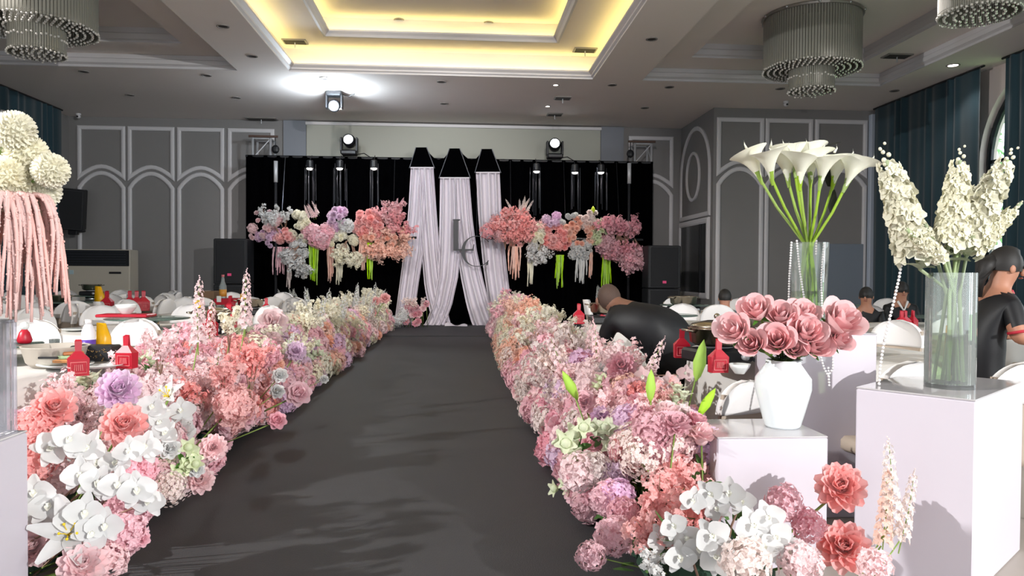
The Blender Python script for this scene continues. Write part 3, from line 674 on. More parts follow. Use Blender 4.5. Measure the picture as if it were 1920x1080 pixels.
# ------------------------------------------------------------------ things on the tables
m_red = mat('red_gift_paper', '#b01029', .4, noise=.1, nscale=30); m_steel = mat('brushed_steel', '#b3aa9b', .22, 1.0); m_porc = mat('white_porcelain', '#dfe3e1', .2)
m_gold = mat('gold_print', '#c9a56a', .35, .6)
mb = MB(); mb.add([(-.06, -.035, 0), (.06, -.035, 0), (.06, .035, 0), (-.06, .035, 0), (-.063, -.038, .11), (.063, -.038, .11), (.063, .038, .11), (-.063, .038, .11), (-.018, -.015, .16), (.018, -.015, .16), (.018, .015, .16), (-.018, .015, .16), (-.022, -.012, .225), (.022, -.012, .225), (.016, .01, .235), (-.016, .01, .235)],
             [(3, 2, 1, 0)]+[(r*4+i, r*4+(i+1) % 4, r*4+4+(i+1) % 4, r*4+4+i) for r in range(3) for i in range(4)]+[(12, 13, 14, 15)]); BAGM = mb.mesh('paper_body', m_red, False)
mb = MB(); mb.tube([(-.045, -.041, .02), (.045, -.041, .02), (.045, -.042, .09), (-.045, -.042, .09), (-.045, -.041, .02)], .0025, 4)
for k in range(5): mb.tube([(-.025+.012*k, -.042, .035), (-.02+.01*k, -.042, .075)], .002, 4)
BAGP = mb.mesh('printed_border', mat('pale_red_print', '#e58d8d', .4), False)
def redbag(x, y, z, label, rz=0, s=1.0, group=None):
    t = thing('red_gift_bag', label, 'gift bag', (x, y, z), rz, group, s); put('paper_body', BAGM, t); put('printed_border', BAGP, t)
mb = MB(); mb.lathe([(.13, 0), (.16, .02), (.17, .10), (.178, .105), (.172, .108), (.164, .10), (.15, .02), (.001, .012)], 28); POT = mb.mesh('pot_body', m_steel)
mb = MB()
for s_ in (-1, 1): mb.tube([(s_*.165, -.04, .085), (s_*.215, -.035, .095), (s_*.215, .035, .095), (s_*.165, .04, .085)], .008, 6)
POTH = mb.mesh('handles', m_steel); mb = MB(); mb.lathe([(.172, .108), (.15, .13), (.06, .15), (.001, .152)], 28); mb.ball((0, 0, .175), .02, 8); mb.tube([(0, 0, .15), (0, 0, .17)], .008, 6); POTL = mb.mesh('lid', m_steel)
mb = MB(); mb.box((0, 0, .04), (.34, .28, .08), bev=.015); STV = mb.mesh('stove_body', m_blackmetal, False); mb = MB(); mb.lathe([(.07, .08), (.1, .09), (.1, .1), (.07, .1)], 16); STB = mb.mesh('burner', m_alu)
mb = MB(); mb.cyl(.02, 0, .03, 10, T(.1, -.14, .04) @ RX(pi/2)); STK = mb.mesh('knob', m_alu)
def hotpot(x, y, z, label, lid=False, rz=0, s=1.0):
    t = thing('gas_stove', 'small black table stove under '+label, 'stove', (x, y, z), rz, scale=s); put('stove_body', STV, t); put('burner', STB, t); put('knob', STK, t)
    t = thing('steel_pot', label, 'pot', (x, y, z+.1*s), rz, scale=s); put('pot_body', POT, t); put('handles', POTH, t)
    if lid: put('lid', POTL, t)
mb = MB(); mb.lathe([(.001, .004), (.06, .004), (.075, .008), (.125, .022), (.127, .026), (.07, .014), (.001, .012)], 24); PLT = mb.mesh('serving_plate', m_porc)
mb = MB(); mb.lathe([(.03, 0), (.035, .006), (.06, .04), (.07, .065), (.066, .065), (.05, .03), (.001, .012)], 20); BWL = mb.mesh('rice_bowl', m_porc)
mb = MB(); mb.lathe([(.03, 0), (.034, .1), (.031, .1), (.028, .006), (.001, .006)], 16); CUP = mb.mesh('drinking_glass', glass_mat('tumbler_glass', '#eef6f4', opac=.12))
mb = MB(); mb.add([(-.05, -.03, 0), (.05, -.03, 0), (.05, .03, 0), (-.05, .03, 0), (-.045, -.02, .13), (.04, -.025, .13), (.04, .02, .13), (-.045, .02, .13), (-.045, -.008, .23), (.01, -.008, .225), (.01, .008, .225), (-.045, .008, .23)],
             [(3, 2, 1, 0)]+[(r*4+i, r*4+(i+1) % 4, r*4+4+(i+1) % 4, r*4+4+i) for r in range(2) for i in range(4)]+[(8, 9, 10, 11)]); POU = mb.mesh('yellow_pouch', mat('yellow_pouch_film', '#e0a800', .35), True)
def one(me, name, cat, label, x, y, z, rz=0, s=1.0, group=None):
    o = put(name, me); o.location = (x, y, z); o.rotation_euler = (0, 0, rz); o.scale = (s,)*3; return tag(o, label, cat, group)
TZ = .766; LZ = .766+.114
def tp(px, py, Z=TZ): return atz(px, py, Z)
# nearest left table
p = tp(147, 704); redbag(p.x, p.y, TZ, 'open red gift bag at the front edge of the nearest left table', .5, .85)
p = tp(238, 690); redbag(p.x, p.y, TZ, 'red bottle-shaped gift bag right of the black box on the nearest left table', -.2, .85)
p = tp(180, 683); t = thing('black_box', 'black patterned gift box on the nearest left table', 'box', (p.x, p.y, TZ), -.05)
mb = MB(); mb.box((0, 0, .06), (.25, .13, .12), bev=.006); mb.obj('box_body', m_blackmetal, t)
mb = MB()
for k in range(46):
    x0, z0 = random.uniform(-.10, .10), random.uniform(.03, .105); mb.tube([(x0, -.0665, z0), (x0+random.uniform(-.014, .014), -.0665, z0+random.uniform(-.01, .01))], .0016, 4)
mb.box((.075, -.066, .02), (.06, .003, .012)); mb.obj('printed_pattern', m_gold, t)
p = at(166, 655, 5.2); t = thing('plastic_bottle', 'white plastic bottle with a purple label on the nearest left table', 'bottle', (p.x, p.y, TZ))
mb = MB(); mb.lathe([(.04, 0), (.043, .01), (.043, .17), (.03, .21), (.018, .225)], 18); mb.obj('bottle_body', mat('white_plastic', '#dedde2', .4), t, smooth=True); mb = MB(); mb.cyl(.0445, .05, .12, 18); mb.obj('label_band', mat('purple_label', '#5b3a9e', .4), t, smooth=True); mb = MB(); mb.cyl(.02, .225, .255, 14); mb.obj('cap', m_cap, t, smooth=True)
one(POU, 'yellow_pouch', 'pouch', 'yellow foil pouch standing beside the white bottle', p.x+.075, p.y+.06, TZ, .3, 1.0)
p = tp(60, 648, LZ); t = thing('red_tray', 'red tray with a white dish on the glass lazy susan', 'tray', (TB['L1'][0]-.06, TB['L1'][1]-.1, LZ), .2)
mb = MB(); mb.box((0, 0, .015), (.42, .28, .03), bev=.01); mb.obj('tray_body', m_red, t); mb = MB(); mb.box((0, 0, .042), (.3, .18, .03), bev=.008); mb.obj('white_dish', m_porc, t)
p = tp(128, 645, LZ); t = thing('santa_figurine', 'tiny red figurine with white hair on the glass lazy susan edge', 'figurine', (TB['L1'][0]+.3, TB['L1'][1]+.05, LZ))
mb = MB(); mb.lathe([(.035, 0), (.045, .02), (.03, .07), (.015, .09)], 14); mb.obj('red_body', m_red, t, smooth=True); mb = MB(); mb.ball((0, 0, .11), .028, 10); mb.obj('head', m_porc, t, smooth=True)
p = tp(62, 690); t = thing('serving_bowl', 'beige oval serving pot with a slot handle on the nearest left table', 'pot', (p.x+.08, p.y+.1, TZ))
mb = MB(); mb.lathe([(.13, 0), (.16, .03), (.185, .12), (.19, .125), (.175, .125), (.15, .03), (.001, .02)], 28); mb.obj('bowl_body', mat('beige_ceramic', '#b5ada2', .5), t, smooth=True); mb = MB(); mb.box((.05, -.182, .07), (.11, .02, .012), bev=.004); mb.obj('slot_handle', m_blackmetal, t)
p = tp(120, 690); one(PLT, 'serving_plate', 'plate', 'pale green plate with food on the nearest left table', p.x+.02, p.y-.02, TZ, 0, 1.2)
t = thing('snack_packets', 'stack of colourful snack packets on the pale plate', 'packets', (p.x+.03, p.y, TZ+.03)); 
for k, (c_, nm) in enumerate((('#c98a54', 'packet'), ('#9db38a', 'packet'), ('#b9713f', 'packet'))): mb = MB(); mb.box((.01*k, .01*k, .015+.022*k), (.15-.02*k, .1, .02), RZ(.3*k), bev=.006); mb.obj(nm, mat('packet_%d' % k, c_, .4), t)
p = tp(225, 686); one(PLT, 'serving_plate', 'plate', 'white plate in front of the black box on the nearest left table', p.x-.06, p.y-.12, TZ, 0, 1.1)
for k, (dx, dy) in enumerate(((.25, .5), (-.3, .55), (.55, .3), (-.55, -.1))): one(CUP, 'drinking_glass', 'glass', 'clear tumbler on the nearest left table', TB['L1'][0]+dx, TB['L1'][1]+dy, TZ, 0, 1, 'tumblers on the nearest left table')
# second left table
p = tp(390, 606, TZ+.1); hotpot(p.x, p.y+.1, TZ, 'steel pot on the second left table', True)
p = tp(392, 630); redbag(p.x, p.y+.02, TZ, 'red gift bag below the steel pot on the second left table', .8); p = tp(421, 620); redbag(p.x, p.y+.15, TZ, 'slim red gift bag in front of the white chair on the second left table', 0, 1.1)
t = thing('red_tray', 'red tray with a white bowl on the second left table', 'tray', (TB['L2'][0]-.25, TB['L2'][1]+.1, LZ)); mb = MB(); mb.box((0, 0, .015), (.5, .26, .03), bev=.01); mb.obj('tray_body', m_red, t)
one(BWL, 'rice_bowl', 'bowl', 'white bowl of food on the red tray of the second left table', TB['L2'][0]-.25, TB['L2'][1]+.1, LZ+.03, 0, 1.5)
one(POU, 'yellow_pouch', 'pouch', 'yellow pouch behind the steel pot on the second left table', TB['L2'][0]+.38, TB['L2'][1]+.4, TZ, .2, 1.2)
for k, (dx, dy) in enumerate(((.5, -.4), (-.55, -.3), (.1, -.65))): one(PLT, 'serving_plate', 'plate', 'white plate at a place setting of the second left table', TB['L2'][0]+dx, TB['L2'][1]+dy, TZ, 0, 1, 'plates on the second left table')
# third left table
hotpot(TB['L3'][0]+.35, TB['L3'][1]-.15, TZ, 'steel pot on the third left table', False, .3)
redbag(TB['L3'][0]+.62, TB['L3'][1]-.4, TZ, 'red gift bag at the right of the third left table', .3); redbag(TB['L3'][0]+.1, TB['L3'][1]-.2, TZ, 'dark red gift bag in the middle of the third left table', -.3, 1.1)
one(POU, 'yellow_pouch', 'pouch', 'yellow pouch on the third left table', TB['L3'][0]+.2, TB['L3'][1]+.1, TZ, 0, 1.2); one(PLT, 'serving_plate', 'plate', 'white plate at the front of the third left table', TB['L3'][0]+.3, TB['L3'][1]-.55, TZ, 0, 1.3)
# far left tables
for k, (px, py) in enumerate(((198, 586), (238, 580), (248, 580), (258, 580))):
    p = at(px, py, TB['M2'][1]-.55); redbag(p.x, TB['M2'][1]-.5+.05*k, TZ, 'red gift bag on the white table table before the left wall panels', .2*k, 1.25, 'red gift bags on the table before the left wall panels')
hotpot(TB['M2'][0]-.3, TB['M2'][1]+.2, TZ, 'steel pot before the left wall panels'); one(POU, 'yellow_pouch', 'pouch', 'yellow pouch on the table before the left wall panels', TB['M2'][0]+.25, TB['M2'][1]+.3, TZ, 0, 1.5)
hotpot(TB['M3'][0], TB['M3'][1], LZ, 'steel pot before the air conditioner'); one(BWL, 'rice_bowl', 'bowl', 'white bowl on the table at the far left middle row', TB['M1'][0]+.3, TB['M1'][1], TZ, 0, 1.4)
t = thing('glass_cups_cluster', 'steel ladle rack on the far left table', 'rack', (TB['M1'][0]+.35, TB['M1'][1]+.35, TZ)); mb = MB(); mb.lathe([(.1, 0), (.12, .08), (.11, .08), (.001, .02)], 18); mb.obj('bowl', m_steel, t, smooth=True)
for k in range(3): mb = MB(); mb.tube([(.02*k-.02, 0, .02), (.12*(k-1), .05, .16), (.16*(k-1), .05, .17)], .008, 6); mb.obj('ladle', m_steel, t)
# red crate, cardboard box and bottle by the loudspeaker
a, b, c = at(400, 560, 12.75), at(447, 560, 12.75), at(400, 588, 12.75); t = thing('red_crate', 'red carton on the table in front of the left loudspeaker', 'carton', ((a.x+b.x)/2, 12.95, TZ))
mb = MB(); mb.box((0, 0, (a.z-TZ)/2), (b.x-a.x, .35, a.z-TZ), bev=.01); mb.obj('carton_body', m_red, t); mb = MB(); mb.box((-.12, -.178, .12), (.07, .006, .1)); mb.obj('pale_print', m_porc, t)
q = thing('drink_bottle', 'clear bottle of amber drink standing on the red carton', 'bottle', (at(418, 560, 12.95).x, 12.95, a.z)); mb = MB(); mb.lathe([(.055, 0), (.06, .01), (.06, .2), (.03, .28), (.022, .36)], 16); mb.obj('bottle_glass', glass_mat('bottle_glass', '#dfe9ea', opac=.25), q, smooth=True)
mb = MB(); mb.cyl(.061, .03, .15, 16); mb.obj('amber_label', mat('amber_label', '#c98f3a', .4), q, smooth=True); mb = MB(); mb.cyl(.026, .36, .4, 12); mb.obj('pink_cap', mat('pink_cap', '#c46a72', .4), q, smooth=True)
t = thing('cardboard_box', 'brown cardboard box left of the red carton', 'box', (at(384, 570, 13.2).x, 13.3, TZ)); mb = MB(); mb.box((0, 0, .12), (.33, .3, .24), bev=.005); mb.obj('box_body', mat('cardboard', '#7d624c', .8), t); mb = MB(); mb.box((0, 0, .243), (.05, .3, .004)); mb.obj('tape_strip', m_beige, t)
# right tables
p = tp(1352, 700); redbag(p.x, p.y+.05, TZ, 'red gift bag nearest the rose vase on the right table', .05, .85); p = tp(1282, 672); redbag(p.x, p.y+.05, TZ, 'red gift bag beside the back of the bending man', -.1, .85)
p = tp(1365, 690); hotpot(p.x+.05, p.y+.35, TZ, 'steel pot on the nearest right table', True, .2, 1.1)
t = thing('blue_cloth', 'folded blue-grey cloth beside the stove on the nearest right table', 'cloth', (p.x+.38, p.y+.25, TZ)); mb = MB(); mb.box((0, 0, .02), (.2, .14, .04), bev=.012); mb.box((.02, .01, .05), (.15, .11, .025), bev=.01); mb.obj('folded_layers', mat('blue_grey_cloth', '#8d9aa6', .8), t)
one(BWL, 'rice_bowl', 'bowl', 'white bowl at the front edge of the nearest right table', tp(1393, 703).x, tp(1393, 703).y+.05, TZ, 0, .9)
for k, px in enumerate((1085, 1135, 1190)):
    p = tp(px, 607); redbag(p.x, p.y, TZ, ('leftmost', 'middle', 'rightmost')[k]+' red gift bag on the white table beside the bending man', 0, 1.0)
p = tp(1128, 590, TZ+.1); hotpot(p.x+.05, TB['R2'][1]+.1, TZ, 'steel pot beside the bending man', False, 0, 1.15)
one(BWL, 'rice_bowl', 'bowl', 'white bowl right of the bending man\'s head', at(1190, 580, 9.1).x, 9.1, TZ+.0, 0, 1.2)
hotpot(TB['R3'][0]-.1, TB['R3'][1]-.2, TZ, 'wide steel pot before the right loudspeaker', False, .4, 1.2); one(PLT, 'serving_plate', 'plate', 'white plate on the table in front of the right loudspeaker', TB['R3'][0]-.5, TB['R3'][1]-.3, TZ, 0, 1.5)
for k, px in enumerate((1690, 1702, 1722)):
    p = at(px, 610, TB['S1'][1]-.6); redbag(p.x, p.y+.05*k, TZ, ('left', 'middle', 'right')[k]+' red gift bag of the three seen left of the tall glass vase', .3*k, .9)
t = thing('yellow_pouch', 'orange-yellow pouch seen just right of the tall glass vase foot', 'pouch', (0, 0, 0)); p = at(1836, 712, 4.5); t.location = (p.x, 4.75, TZ); put('pouch_film', POU, t, SC(1.1))
t = thing('paper_cup', 'white tapered cup beside the orange pouch behind the glass vase', 'cup', (at(1853, 712, 4.75).x, 4.72, TZ)); mb = MB(); mb.lathe([(.045, 0), (.03, .13), (.027, .13), (.04, .005)], 16); mb.obj('cup_body', m_cap, t, smooth=True)
# ------------------------------------------------------------------ flower kinds
PC = {'white': '#e3e3e2', 'cream': '#f4f0dd', 'pale pink': '#f7dadc', 'pink': '#f4c5cf', 'coral': '#f8b8b5', 'lilac': '#e9c9e3', 'dusty pink': '#e8b2bd', 'peach': '#f8cbb8', 'pale green': '#e0e8c6', 'blush': '#f3e4df', 'rose pink': '#ebb0b5'}
def pm(c): return petal_mat(c.replace(' ', '_')+'_petal', PC[c])
m_green = petal_mat('leaf_green', '#4f7a35', .2); m_lime = petal_mat('lime_green', '#b4e51c', .3); m_twig = mat('brown_twig', '#8f7060', .8); m_stem = mat('green_stem', '#7f9a4a', .6); m_yel = mat('yellow_centre', '#e6c81e', .6)
R_ = random.Random(11)
def jit(a): return R_.uniform(-a, a)
def nrm_M(p, d): return T(*p) @ toward(d) @ RZ(R_.random()*6.28)
def dahlia_petals(r, layers=((12, 8, .55), (34, 10, .75), (58, 12, .95), (82, 12, 1.0), (106, 10, .9))):
    out = []
    for i, (ph, n, l) in enumerate(layers):
        for k in range(n):
            az = 2*pi*(k+.5*(i % 2))/n+jit(.08); out.append((RZ(az) @ RY(-radians(90-ph+jit(5))) @ T(r*.12, 0, 0), l*r*.9))
    return out
def k_dahlia(c, r=.075):
    mb = MB()
    for M, L in dahlia_petals(r): mb.petal(M, L, r*.62, .35, .22, 3, 2, .9)
    mb.ball((0, 0, 0), r*.35, 8); return mb.mesh('bloom', pm(c), True)
def k_hydrangea(c, r=.10, n=105):
    mb = MB()
    for d in fib(n, -.75): mb.floret(nrm_M(d*r*R_.uniform(.78, 1.06), d+V((jit(.55), jit(.55), jit(.55)))), r*R_.uniform(.2, .32), R_.choice((4, 5)), .6)
    mb.ball((0, 0, 0), r*.6, 10); return mb.mesh('bloom', pm(c), False)
def k_pompon(c, r=.05, n=240):
    mb = MB()
    for d in fib(n, -.9): mb.petal(nrm_M(d*r*.62, d) @ RY(-pi/2+.45), r*.44, r*.30, .5, .35, 2, 2, .8)
    mb.ball((0, 0, 0), r*.82, 12); return mb.mesh('bloom', pm(c), True)
def rose_petals(r, n=17):
    out = []
    for k in range(n):
        f = k/(n-1); out.append((k*2.4, .16+.62*f**1.1, .95-.12*f, .05+.55*f**2, 1.15-.25*f))
    return out
def rose_petal_fn(r, rk, h, flare, span):
    def fn(u, v):
        q = 2*u-1; a = q*span*(.55+.45*sin(pi*min(1, v*.62+.25))); rad = r*rk*(.35+.65*sin(v*pi/2)**.7)+r*flare*.55*v**3*(1-.25*q*q)
        z = r*1.5*h*(v*(1-.16*q*q*v)-flare*.28*v**4)
        return (rad*cos(a), rad*sin(a), z-.55*r)
    return fn
def k_rose(c, r=.06, n=17):
    mb = MB()
    for az, rk, h, fl_, sp in rose_petals(r, n): mb.grid(rose_petal_fn(r, rk, h, fl_, sp), 5, 5, RZ(az))
    return mb.mesh('bloom', pm(c), True)
def k_branch(c, h=.36, w=.15, n=150, fr=.026, twig=None):
    mb = MB(); mb.cur = 1; tops = []
    for k in range(6):
        a = 2*pi*k/6+jit(.4); e = V((cos(a)*w*R_.uniform(.4, 1), sin(a)*w*R_.uniform(.4, 1), h*R_.uniform(.6, 1.0))); mid = V((e.x*.35, e.y*.35, e.z*.55))
        mb.tube([(0, 0, -.12), mid, e], [.005, .004, .002], 4); tops.append((mid, e))
    mb.cur = 0
    for k in range(n):
        mid, e = tops[k % 6]; f = R_.random()**.8; p = mid+(e-mid)*f if R_.random() < .75 else mid*R_.uniform(.5, 1)
        d = V((jit(1), jit(1), jit(1)+.35)); d.normalize(); p = p+d*w*R_.uniform(.1, .34)
        mb.floret(nrm_M(p, d), fr*R_.uniform(.75, 1.2), 5, .4)
    return mb.mesh('blossom_spray', [pm(c), m_twig], False)
def k_spike(c, h=.42, r=.040, n=60, fr=.030):
    mb = MB(); mb.cur = 1; mb.tube([(0, 0, -.1), (.01, 0, h*.5), (0, .01, h)], [.004, .004, .0015], 4); mb.cur = 0
    for k in range(n):
        f = k/n; a = k*2.4; d = V((cos(a), sin(a), .35)); rr = r*(1-.55*f)
        mb.floret(nrm_M(V((cos(a)*rr, sin(a)*rr, h*f)), d+V((jit(.3), jit(.3), jit(.2)))), fr*(1-.55*f)*R_.uniform(.85, 1.15), 5, .5)
    for k in range(5): mb.ball((jit(.006), jit(.006), h*(.98+.03*k)), fr*.3*(1-.12*k), 5)
    return mb.mesh('flower_spike', [pm(c), m_stem], False)
def k_puff(c, r=.13, n=330, fr=.0145):
    mb = MB(); mb.cur = 1
    for k in range(10):
        d = V((jit(1), jit(1), R_.random()+.1)).normalized(); mb.tube([(0, 0, -r*.8), d*r*.4, d*r*.9], .0015, 3)
    mb.cur = 0
    for k in range(n):
        d = V((jit(1), jit(1), jit(1)+.25)); d.normalize(); mb.floret(nrm_M(d*r*R_.uniform(.55, 1.05), d), fr*R_.uniform(.8, 1.4), 5, .5)
    return mb.mesh('airy_cluster', [pm(c), m_stem], False)
def k_buds(c):
    mb = MB(); mb.cur = 1
    pts = [V((jit(.06), jit(.06), R_.uniform(.02, .12))) for k in range(6)]
    for p in pts: mb.tube([(0, 0, -.08), p*.5, p], .0025, 4)
    for k in range(4): mb.petal(T(0, 0, jit(.03)) @ RZ(1.57*k+jit(.4)) @ RY(-.6), .07, .03, .2, .1)
    mb.cur = 0
    for p in pts:
        r = R_.uniform(.022, .034)
        for k in range(5): mb.petal(T(*p) @ RZ(2*pi*k/5) @ T(r*.15, 0, -r) @ RY(-1.2), r*2.1, r*1.5, .3, -.45, 3, 2, .8)
        mb.ball(p, r*.8, 8)
    return mb.mesh('bud_cluster', [pm(c), m_green], True)
def k_rosette(c, r=.075):
    mb = MB()
    for i, (ph, n) in enumerate(((10, 3), (35, 5), (62, 6), (88, 7))):
        for k in range(n): mb.petal(RZ(2*pi*k/n+i*.5) @ RY(-radians(90-ph)) @ T(0, 0, 0), r, r*1.15, .28, .1, 3, 2, .7)
    mb.ball((0, 0, 0), r*.45, 8); return mb.mesh('bloom', pm(c), True)
KN = {'dahlia': (k_dahlia, 'dahlia', 'flower'), 'hydrangea': (k_hydrangea, 'hydrangea', 'flower'), 'branch': (k_branch, 'blossom_branch', 'flower'), 'spike': (k_spike, 'delphinium_spike', 'flower'), 'puff': (k_puff, 'filler_flower', 'flower'), 'buds': (k_buds, 'bud_stem', 'flower'), 'rose': (k_rose, 'rose', 'flower'), 'rosette': (k_rosette, 'peony', 'flower'), 'gbloom': (k_rosette, 'ranunculus', 'flower'), 'gball': (k_hydrangea, 'carnation', 'flower'), 'pompon': (k_pompon, 'chrysanthemum', 'flower')}
KD = {'dahlia': 'full-petalled dahlia', 'hydrangea': 'round hydrangea head', 'branch': 'blossom branch', 'spike': 'tall flower spike', 'puff': 'airy filler flower', 'buds': 'cluster of round buds', 'rose': 'open rose', 'rosette': 'peony bloom', 'gbloom': 'ranunculus bloom', 'gball': 'ruffled carnation', 'pompon': 'ball chrysanthemum'}
CACHE = {}
def head(kind, c, v=0):
    key = (kind, c, v)
    if key not in CACHE: CACHE[key] = KN[kind][0](c)
    return CACHE[key]
mb = MB(); mb.tube([(0, 0, 0), (0, 0, .5), (0, 0, 1)], .0045, 5); STEM = mb.mesh('stem', m_stem)
def flower(kind, c, hp, d, base, label, group=None, s=1.0, spin=None):
    """one cut flower: stem from its base to the head at hp facing d"""
    t = thing(KN[kind][1], label, KN[kind][2], base, group=group)
    v = hp-V(base); o = put('stem', STEM, t, toward(v) @ SC(s, s, max(.02, v.length-.01)))
    m = head(kind, c, R_.randint(0, 1)); put(m.name.split('.')[0], m, t, T(*v) @ toward(d) @ RZ(R_.random()*6.28) @ SC(s))
    return t

# orchids, built petal by petal
def petal_mesh(nm, L, Wd, cup, curl, m, a=.8, nu=5, nv=4, wav=0.0): mb = MB(); mb.petal(I4, L, Wd, cup, curl, nu, nv, a, wav); return mb.mesh(nm, m, True)
ORC = {}
def orchid_set(c):
    if c not in ORC:
        mb = MB(); mb.petal(RY(-.5), .022, .018, .5, .3); mb.petal(RZ(2.2) @ RY(-.9), .014, .014, .5, .2); mb.petal(RZ(-2.2) @ RY(-.9), .014, .014, .5, .2); mb.ball((0, 0, .005), .006, 6)
        ORC[c] = (petal_mesh('petal', .05, .062, .10, .10, pm(c), .62), petal_mesh('sepal', .05, .034, .12, -.08, pm(c), .7), mb.mesh('lip', [mat('orchid_lip', '#efeee4', .5)], True))
    return ORC[c]
def orchid_spray(pts, c, label, s=1.0, base=None, group=None):
    """pts: world positions of blossoms along one arching stem, tip first"""
    base = V(base); t = thing('orchid_spray', label, 'flower', base, group=group)
    P = [p-base for p, d in pts]
    mb = MB(); path = [V((0, 0, 0)), P[-1]*.5+V((0, 0, .06))]+[p-V(d)*.02 for p, (q, d) in zip(P[::-1], pts[::-1])]; mb.tube(path, [.005]*2+[.0035]*len(P), 5); mb.obj('stem', m_twig, t)
    pe, se, li = orchid_set(c)
    for p, (q, d) in zip(P, pts):
        M = T(*p) @ toward(d) @ RZ(R_.uniform(-.5, .5)) @ SC(s*R_.uniform(.9, 1.1))
        b = bpy.data.objects.new('blossom', None); COL.objects.link(b); b.parent = t; b.matrix_basis = M; b.empty_display_size = .02
        for a in (0, pi): put('petal', pe, b, RZ(a+.12*(1 if a else -1)) @ RY(-.18+jit(.1)))
        for a in (pi/2, pi*1.28, pi*1.72): put('sepal', se, b, T(0, 0, -.004) @ RZ(a) @ RY(-.1+jit(.1)))
        put('lip', li, b, T(0, 0, .006) @ RZ(-pi/2))
    return t
DPET = {}
def big_dahlia(hp, d, c, r, base, label):
    t = thing('dahlia', label, 'flower', base); v = hp-V(base); put('stem', STEM, t, toward(v) @ SC(1.3, 1.3, v.length-.01))
    key = (c, round(r, 3))
    if key not in DPET: DPET[key] = petal_mesh('petal', r*.9, r*.66, .35, .22, pm(c), .85, 4, 3, .03)
    M0 = T(*v) @ toward(d) @ RZ(R_.random()*6)
    for M, L in dahlia_petals(r, ((10, 6, .55), (30, 9, .75), (55, 11, .95), (80, 12, 1.0), (105, 10, .9))): put('petal', DPET[key], t, M0 @ M @ SC(L/(r*.9)))
    mb = MB(); mb.ball((0, 0, 0), r*.34, 8); mb.obj('core', pm(c), t, M0, True); return t
RPET = {}
m_rosep = petal_mat('vintage_rose_petal', '#ecb9bb', .15, .75)
def big_rose(hp, d, c, r, base, label, leaves=True):
    t = thing('rose', label, 'flower', base); v = hp-V(base); put('stem', STEM, t, toward(v) @ SC(1.2, 1.2, v.length-.01)); M0 = T(*v) @ toward(d)
    for i, (az, rk, h, fl_, sp) in enumerate(rose_petals(r, 15)):
        if (r, i) not in RPET: mb = MB(); mb.grid(rose_petal_fn(r, rk, h, fl_, sp), 6, 6); RPET[(r, i)] = mb.mesh('petal', m_rosep, True)
        put('petal', RPET[(r, i)], t, M0 @ RZ(az))
    mb = MB()
    for k in range(5): mb.petal(T(0, 0, -.5*r) @ RZ(2*pi*k/5) @ RY(.15), r*.7, r*.25, .2, .3)
    mb.obj('calyx', m_green, t, M0, True); return t
def lily(hp, d, c, L, base, label):
    t = thing('lily', label, 'flower', base); v = hp-V(base); put('stem', STEM, t, toward(v) @ SC(1.3, 1.3, v.length)); M0 = T(*v) @ toward(d)
    pm_ = petal_mesh('petal', L, L*.42, .18, -.35, pm(c), .8)
    for k in range(6): put('petal', pm_, t, M0 @ RZ(2*pi*k/6+.2) @ RY(-.75-.08*(k % 2)))
    for k in range(5): mb = MB(); a = 2*pi*k/5; mb.tube([(0, 0, 0), (.01*cos(a), .01*sin(a), L*.3), (.03*cos(a), .03*sin(a), L*.5)], .002, 4); mb.ball((.03*cos(a), .03*sin(a), L*.5), .006, 6); mb.obj('stamen', m_yel, t, M0)
    return t
def green_bud(px, py, Y, L, tilt, base, label):
    hp = at(px, py, Y); t = thing('lily_bud', label, 'bud', base); v = hp-V(base); put('stem', STEM, t, toward(v) @ SC(1, 1, v.length))
    mb = MB(); W2 = L*.16; mb.lathe([(.002, 0), (W2*.6, L*.15), (W2, L*.45), (W2*.6, L*.8), (.001, L)], 6, T(*v) @ RY(tilt) @ T(0, 0, -L*.4)); mb.obj('green_bud', m_lime, t, smooth=True)

# ------------------------------------------------------------------ aisle flower beds
m_foam = mat('dark_green_foam', '#1f3a2a', .9, noise=.2, nscale=30)
BXL = lambda y: -2.02-(.06 if y > 12 else 0); BXR = lambda y: 1.02 if y < 9 else 1.02+.22*min(1, (y-9)/6)
def wid(y): return .34 if y < 9 else .34+.10*min(1, (y-9)/6)
for sd_, fx, nm in ((-1, BXL, 'left'), (1, BXR, 'right')):
    y = 2.75; k = 0; t = thing('foam_bed', 'dark green floral foam blocks under the %s aisle flowers' % nm, 'floral foam', (fx(8), 8, 0))
    while y < 18.3:
        mb = MB(); mb.box((fx(y+.3)-fx(8), y+.3-8, .12), (.42, .58, .22), bev=.03); mb.obj('foam_block', m_foam, t); y += .6; k += 1
    mb = MB()
    for q in range(1500):
        yy = R_.uniform(2.75, 18.3); a = R_.uniform(0, pi); w_ = wid(yy)*.8; p = (fx(yy)-fx(8)+w_*cos(a), yy-8, .06+.42*sin(a)*R_.uniform(.5, 1))
        mb.petal(T(*p) @ RZ(R_.random()*6) @ RY(-R_.uniform(-.4, 1)), .10, .045, .2, .1, 2, 1)
    o = mb.obj('foliage', m_green, t); o['kind'] = 'stuff'
